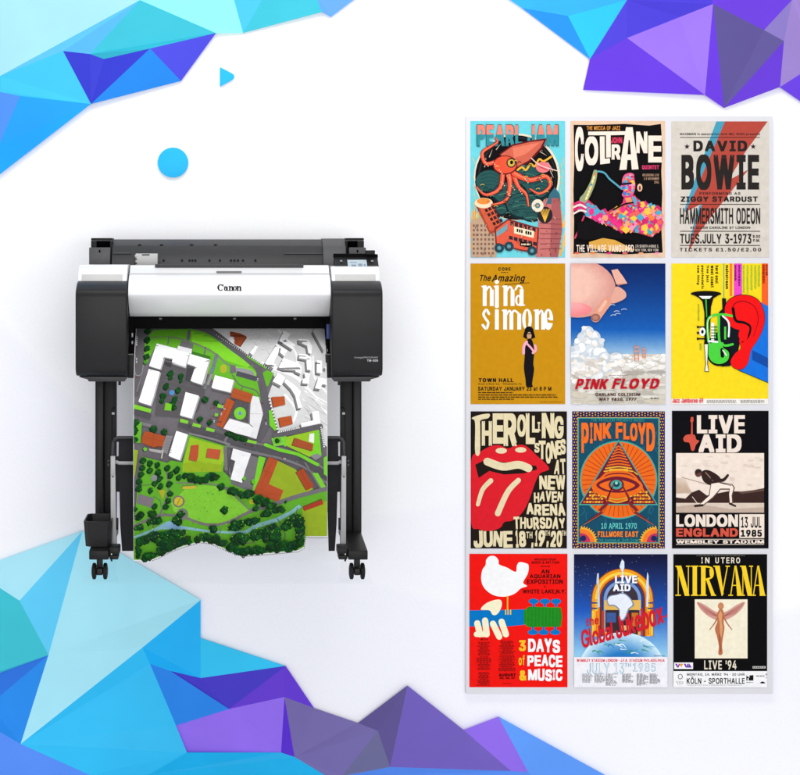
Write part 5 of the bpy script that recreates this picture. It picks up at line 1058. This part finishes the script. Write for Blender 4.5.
def art_redposter(A):
    A.rect(48, 30, 548, 710, (238, 20, 14)); W_ = (246, 246, 242); BL = (0, 116, 190); CR = (246, 236, 200)
    # plain white rounded form over a blue bar, cream ovals, green block
    A.blob([(130, 88), (134, 60), (152, 42), (178, 42), (196, 62), (200, 84), (240, 100), (284, 122), (290, 90), (304, 72), (336, 78), (350, 90), (346, 130), (322, 176), (342, 194), (310, 206), (280, 232), (230, 248), (170, 240), (124, 204), (108, 160), (114, 112)], W_)
    A.rect(239, 244, 246, 320, (236, 190, 50)); A.poly([(48, 318), (220, 316), (330, 312), (330, 392), (220, 402), (48, 400)], BL); A.poly([(326, 320), (350, 299), (514, 303), (522, 350), (514, 402), (350, 404), (326, 384)], (28, 132, 28))
    for i in range(10): A.line([(340+i*18, 306), (338+i*18, 400)], 4, (40, 144, 40), False)
    for x, y, t in ((376, 272, 300), (433, 272, 300), (490, 272, 300), (372, 430, 402), (427, 430, 402), (486, 430, 402)): A.rect(x-7, min(y, t), x+7, max(y, t), BL); A.ell(x, y, 26, 14, BL, 20)
    A.blob([(106, 314), (128, 286), (166, 268), (204, 264), (214, 286), (204, 318), (186, 340), (166, 340), (150, 318)], CR)
    for x0, y0, x1, y1 in ((88, 384, 102, 440), (128, 370, 136, 440), (168, 386, 200, 452), (212, 376, 234, 440)): A.line([(x0, y0), (x1, y1)], 32, CR)
    A.line([(84, 440), (136, 440)], 28, CR)
    for x in (233, 245, 258): A.rect(x-3, 314, x+3, 340, (236, 200, 60))
    I = (40, 8, 10)
    A.text('WOODSTOCK', 380, 53, 490, 64, I, 1); A.text('MUSIC & ART FAIR', 366, 68, 506, 80, I, 1); A.micro(410, 92, 462, 4, I, 12, 20); A.text('AN', 414, 110, 456, 130, I, 1); A.text('AQUARIAN', 356, 134, 512, 156, I, 1); A.text('EXPOSITION', 342, 160, 524, 183, I, 1); A.text('in', 428, 192, 440, 202, I, 0); A.text('WHITE LAKE,N.Y.', 320, 212, 540, 236, I, 1)
    A.text('WITH', 104, 462, 142, 471, I, 1)
    for (cx, y0, y1, ww) in ((122, 480, 545, 34), (122, 554, 622, 36), (122, 634, 698, 36), (240, 474, 540, 42), (240, 548, 626, 42)):
        y = y0
        while y < y1: hw = ww*rnd.uniform(.5, 1.1); A.micro(cx-hw, y, cx+hw, 3.4, (130, 14, 14), 8, 18); y += 6.4
    A.text('AUGUST', 198, 640, 284, 654, I, 2); A.text('15, 16, 17', 202, 657, 280, 670, I, 2); A.micro(220, 690, 260, 3, (130, 14, 14))
    Y_ = (250, 190, 40)
    A.text('3', 300, 470, 336, 526, Y_, 2); A.text('of', 299, 546, 330, 598, Y_, 1); A.text('&', 303, 624, 340, 676, Y_, 2)
    r = random.Random(4)
    for st, x0, y0, x1, y1 in (('DAYS', 346, 464, 512, 534), ('PEACE', 342, 545, 524, 606), ('MUSIC', 346, 616, 524, 678)):
        wt = [.4 if c == 'I' else 1.3 if c == 'M' else 1 for c in st]; x = x0
        for c, q in zip(st, wt): w_ = (x1-x0)*q/sum(wt); A.text(c, x+1.5, y0+r.uniform(-3, 5), x+w_-1.5, y1+r.uniform(-5, 3), W_, 2); x += w_

def art_arch(A):
    for i in range(80):
        t = i/79; c0, c1, c2 = (20, 20, 52), (34, 88, 184), (150, 206, 236)
        c = [a+(b-a)*t/.55 for a, b in zip(c0, c1)] if t < .55 else [a+(b-a)*(t-.55)/.45 for a, b in zip(c1, c2)]
        A.poly([(46, 32+i*6.56), (523, 32+i*6.56), (523, 38.56+i*6.56), (46, 38.56+i*6.56)], tuple(int(v) for v in c), lay=1.4)
    r = random.Random(12)
    for i in range(50): A.ell(r.uniform(50, 520), r.uniform(36, 260), 1.3, 1.3, (170, 180, 220), 6)
    for k, (R, c) in enumerate(((158, (150, 70, 20)), (154, (236, 150, 30)), (140, (250, 206, 70)), (126, (230, 130, 30)), (116, (120, 50, 30)), (108, (40, 60, 120)), (96, (120, 150, 200)), (80, (60, 50, 60)))):
        A.poly(ell(293, 262, R, R, 30, 180, 360)+[(293+R, 450), (293-R, 450)], c)
    for s in (-1, 1):
        for dx, w_, c in ((150, 12, (246, 196, 60)), (132, 10, (236, 120, 30)), (100, 12, (180, 60, 30)), (84, 10, (240, 170, 60))): A.rect(293+s*dx-w_/2, 320, 293+s*dx+w_/2, 446, c)
        for k in range(4): A.rect(293+s*142-14, 262+k*14, 293+s*142+14, 270+k*14, (60, 70, 110) if k % 2 else (236, 150, 50))
    A.rect(200, 266, 386, 316, (226, 180, 90)); A.rect(206, 318, 380, 420, (52, 44, 50)); A.rect(212, 330, 260, 380, (60, 90, 150)); A.rect(340, 330, 374, 400, (200, 110, 40)); A.rect(280, 395, 330, 420, (220, 190, 120))
    for k in range(18):
        t = k/17; A.poly(ell(290, 640, 226*(1-t*.5), 210*(1-t*.5), 36, 180, 360), tuple(int(a+(b-a)*t) for a, b in zip((206, 232, 244), (40, 120, 190))))
    for i in range(34):
        a = r.uniform(3.5, 5.9); R = r.uniform(70, 195); x, y = 290+R*math.cos(a)*1.05, 640+R*math.sin(a)
        if y < 540: A.line([(x, y), (x+r.uniform(8, 20), y+r.uniform(-8, 8)), (x+r.uniform(24, 50), y+r.uniform(-4, 18))], r.uniform(4, 10), r.choice([(52, 140, 130), (220, 238, 246), (90, 170, 210), (40, 110, 170), (60, 150, 120)]), True, 2)
    A.poly([(293, 58), (302, 70), (303, 100), (297, 118), (298, 240), (290, 240), (289, 118), (278, 96), (286, 68)], (214, 226, 236)); A.poly([(164, 130), (172, 128), (174, 180), (178, 300), (166, 304), (166, 190), (160, 176)], (190, 206, 222)); A.poly([(420, 122), (426, 140), (428, 220), (424, 300), (414, 300), (416, 220), (412, 200)], (206, 220, 234))
    A.blob([(214, 268), (226, 244), (262, 236), (296, 228), (330, 250), (352, 290), (328, 312), (314, 350), (292, 376), (276, 352), (274, 316), (250, 296), (224, 294)], (120, 140, 170)); A.blob([(218, 266), (230, 248), (264, 240), (296, 234), (326, 254), (344, 288), (322, 310), (308, 346), (292, 366), (280, 350), (278, 312), (252, 290), (226, 288)], (226, 232, 240))
    A.text('LIVE', 258, 143, 372, 184, (40, 50, 100), 2, gap=.06); A.text('LIVE', 255, 140, 368, 180, (240, 244, 250), 2, gap=.06); A.text('AID', 248, 187, 338, 224, (40, 50, 100), 2, gap=.06); A.text('AID', 245, 184, 334, 220, (240, 244, 250), 2, gap=.06)
    RD = (206, 30, 44)
    A.text('the', 108, 352, 172, 394, RD, 1, slant=.2, ang=12); A.text('Global', 80, 398, 252, 488, RD, 1, gap=.02, slant=.2, ang=17); A.text('Jukebox', 250, 316, 506, 424, RD, 1, gap=.02, slant=.2, ang=19); A.line([(470, 330), (500, 352), (524, 340)], 6, RD)
    A.micro(455, 548, 510, 3, (60, 90, 130)); A.rect(46, 556, 523, 710, (236, 235, 240))
    A.text('WEMBLEY STADIUM LONDON · J.F.K. STADIUM PHILADELPHIA', 60, 566, 508, 581, (214, 50, 66), 2); A.text('JULY 13', 112, 588, 300, 640, (130, 172, 190), 1); A.text('JULY 13', 115, 591, 297, 637, (222, 232, 236), 0); A.text('TH', 304, 588, 336, 606, (130, 172, 190), 1); A.text('1985', 346, 588, 462, 630, (130, 172, 190), 1); A.text('1985', 349, 591, 459, 627, (222, 232, 236), 0)
    for x0 in (88, 150, 208, 292, 366, 432):
        for k in range(r.randint(9, 12)): A.micro(x0, 642+k*5.1, x0+r.uniform(26, 62), 2.6, (96, 96, 104), 6, 16)

def art_wings(A):
    A.rect(48, 32, 526, 710, (8, 8, 10)); Y_ = (248, 204, 40); C_ = (226, 216, 196)
    def sl(pts): A.poly(pts, Y_)
    # tall letters with thick stems, hairlines and flat serifs
    y0, y1 = 90, 244
    def serif(x0, x1, y): A.rect(x0, y-3, x1, y+3, Y_)
    def st(x, w_=21): A.rect(x, y0, x+w_, y1, Y_)
    def hair(x): A.rect(x, y0, x+4.5, y1, Y_)
    hair(70); A.poly([(62, y0), (88, y0), (130, y1), (106, y1)], Y_); hair(122); serif(58, 82, y0+3); serif(58, 86, y1-3); serif(112, 134, y0+3)
    st(146, 22); serif(138, 176, y0+3); serif(138, 176, y1-3)
    st(189, 23); serif(181, 220, y0+3); serif(181, 218, y1-3); A.line([(208, y0+4), (244, y0+14), (246, y0+56), (208, y0+72)], 9, Y_); A.line([(238, y0+22), (240, y0+50)], 13, Y_); A.poly([(214, y0+70), (230, y0+70), (262, y1), (242, y1)], Y_); serif(240, 266, y1-3)
    A.poly([(258, y0), (284, y0), (304, y1-10), (294, y1)], Y_); A.poly([(322, y0), (327, y0), (299, y1), (293, y1)], Y_); serif(252, 284, y0+3); serif(314, 336, y0+3)
    for x in (336, 452):
        A.poly([(x+26, y0), (x+33, y0), (x+64, y1), (x+37, y1)], Y_); A.poly([(x+24, y0), (x+29, y0), (x+6, y1), (x+1, y1)], Y_); A.rect(x+14, y0+98, x+44, y0+103, Y_); serif(x-8, x+16, y1-3); serif(x+36, x+66, y1-3)
    hair(400); A.poly([(393, y0), (417, y0), (450, y1), (427, y1)], Y_); hair(443); serif(388, 410, y0+3); serif(392, 412, y1-3); serif(434, 454, y0+3)
    A.micro(165, 38, 412, 2.5, (120, 114, 104), 8, 22)
    for ch, x0, x1 in (('I', 190, 198), ('N', 210, 232), ('U', 262, 280), ('T', 290, 310), ('E', 318, 334), ('R', 342, 360), ('O', 368, 388)): A.text(ch, x0, 48, x1, 78, C_, 1)
    A.rect(157, 262, 426, 563, (240, 231, 206)); 
    r = random.Random(3)
    for i in range(24): A.poly(wobble(ell(r.uniform(175, 410), r.uniform(280, 545), r.uniform(6, 16), r.uniform(6, 16), 9), 2, i), r.choice([(238, 228, 202), (242, 234, 212)]))
    # stand-in: slender tapered form with two leaf shapes
    for s in (-1, 1):
        A.blob([(290+s*8, 336), (290+s*40, 318), (290+s*86, 288), (290+s*122, 276), (290+s*104, 312), (290+s*66, 346), (290+s*20, 366)], (206, 150, 138))
        for k in range(6): A.line([(290+s*16, 350-k*1), (290+s*(60+k*6), 338-k*8), (290+s*(80+k*8), 326-k*9)], 2.2, (170, 100, 92))
        A.line([(290+s*14, 350), (290+s*32, 384), (290+s*56, 416)], 8, (176, 106, 82), True, 4)
    A.ell(290, 296, 15, 18, (198, 132, 92), 18); A.blob([(284, 312), (296, 312), (306, 336), (304, 376), (308, 410), (300, 460), (296, 500), (298, 540), (278, 542), (280, 500), (270, 450), (260, 412), (272, 376), (270, 340)], (186, 110, 74)); A.poly([(288, 318), (298, 338), (294, 372), (300, 410), (292, 460), (286, 440), (284, 380), (276, 344)], (216, 156, 104)); A.line([(284, 440), (288, 530)], 4, (130, 66, 52))
    A.text("LIVE '94", 205, 573, 370, 619, C_, 1, gap=.14)
    A.rect(52, 584, 148, 617, (244, 242, 246))
    for x, c in ((56, (110, 60, 170)), (100, (110, 60, 170))): A.poly([(x, 590), (x+11, 590), (x+15, 602), (x+19, 590), (x+28, 590), (x+18, 610), (x+11, 610)], c)
    A.poly([(78, 590), (98, 590), (88, 610)], (240, 150, 40)); A.poly([(118, 610), (130, 590), (142, 610)], (110, 60, 170)); A.rect(452, 603, 518, 614, (206, 204, 200)); A.micro(455, 606, 515, 5, K, 5, 9)
    A.rect(48, 628, 526, 710, (240, 240, 240)); A.text("MONTAG, 14. MÄRZ '94 · 20 UHR", 117, 635, 411, 654, K, 1); A.text('KÖLN - SPORTHALLE', 116, 656, 411, 693, K, 1)
    A.ell(83, 656, 13, 14, (120, 120, 120), 14); A.ell(83, 656, 9, 10, (240, 240, 240), 14); A.micro(62, 682, 100, 3, (110, 110, 110)); A.micro(66, 690, 98, 3, (110, 110, 110)); A.poly([(420, 650), (436, 662), (436, 650), (456, 648), (456, 676), (420, 676)], K); A.rect(426, 664, 432, 676, (240, 240, 240)); A.micro(420, 684, 456, 3, (90, 90, 90))
    A.micro(470, 650, 512, 6, (140, 140, 140)); A.poly([(488, 688), (502, 680), (518, 688), (510, 691), (496, 691)], K); A.micro(120, 698, 400, 3, (150, 150, 150)); A.rect(519, 640, 524, 650, (90, 90, 90)); A.rect(519, 660, 524, 664, (90, 90, 90))

for args in (
    (460, 110, 5, (52, 55, 525, 737), (108, 206, 216), 'turquoise poster with an orange tentacled creature, dark green coils and a red bus', art_creature),
    (565, 110, 5, (28, 55, 500, 737), (226, 192, 162), 'black jazz poster with a colourful mosaic saxophone player under big cream letters', art_sax),
    (664, 110, 5, (38, 57, 525, 737), (210, 202, 190), 'aged cream letterpress poster with a red and blue lightning stripe behind black type', art_letterpress),
    (460, 258, 5.1, (54, 28, 536, 745), (198, 140, 16), 'plain ochre poster with tall white lettering and a small woman in a black dress', art_ochre),
    (565, 258, 5.1, (30, 28, 512, 745), (24, 92, 176), 'blue sky poster with white clouds, a pink floating shape and red slanted lettering', art_sky),
    (664, 258, 5.1, (38, 28, 531, 745), (250, 214, 32), 'yellow poster with a black and green trumpet beside a large red curled shape', art_horn),
    (460, 404, 5.136, (55, 38, 549, 742), (30, 22, 18), 'black poster with wobbly cream hand lettering around a big glossy red shape', art_redshape),
    (565, 404, 5.136, (37, 38, 513, 742), (36, 34, 92), 'orange and teal poster with an eye in a pyramid and a navy patterned border', art_pyramid),
    (664, 404, 5.136, (41, 35, 537, 742), (10, 9, 14), 'black concert poster with a sepia picture of a performer leaning back on stage', art_stage),
    (460, 548, 5.1, (48, 30, 548, 710), (238, 20, 14), 'bright red poster with a white rounded form above a blue and green guitar neck', art_redposter),
    (565, 548, 5.1, (46, 32, 523, 710), (34, 88, 184), 'dark blue poster with a glowing yellow jukebox arch over a globe and red script', art_arch),
    (664, 548, 5.1, (48, 32, 526, 710), (8, 8, 10), 'black poster with tall yellow serif letters over a cream panel with a winged form', art_wings)):
    poster(*args)
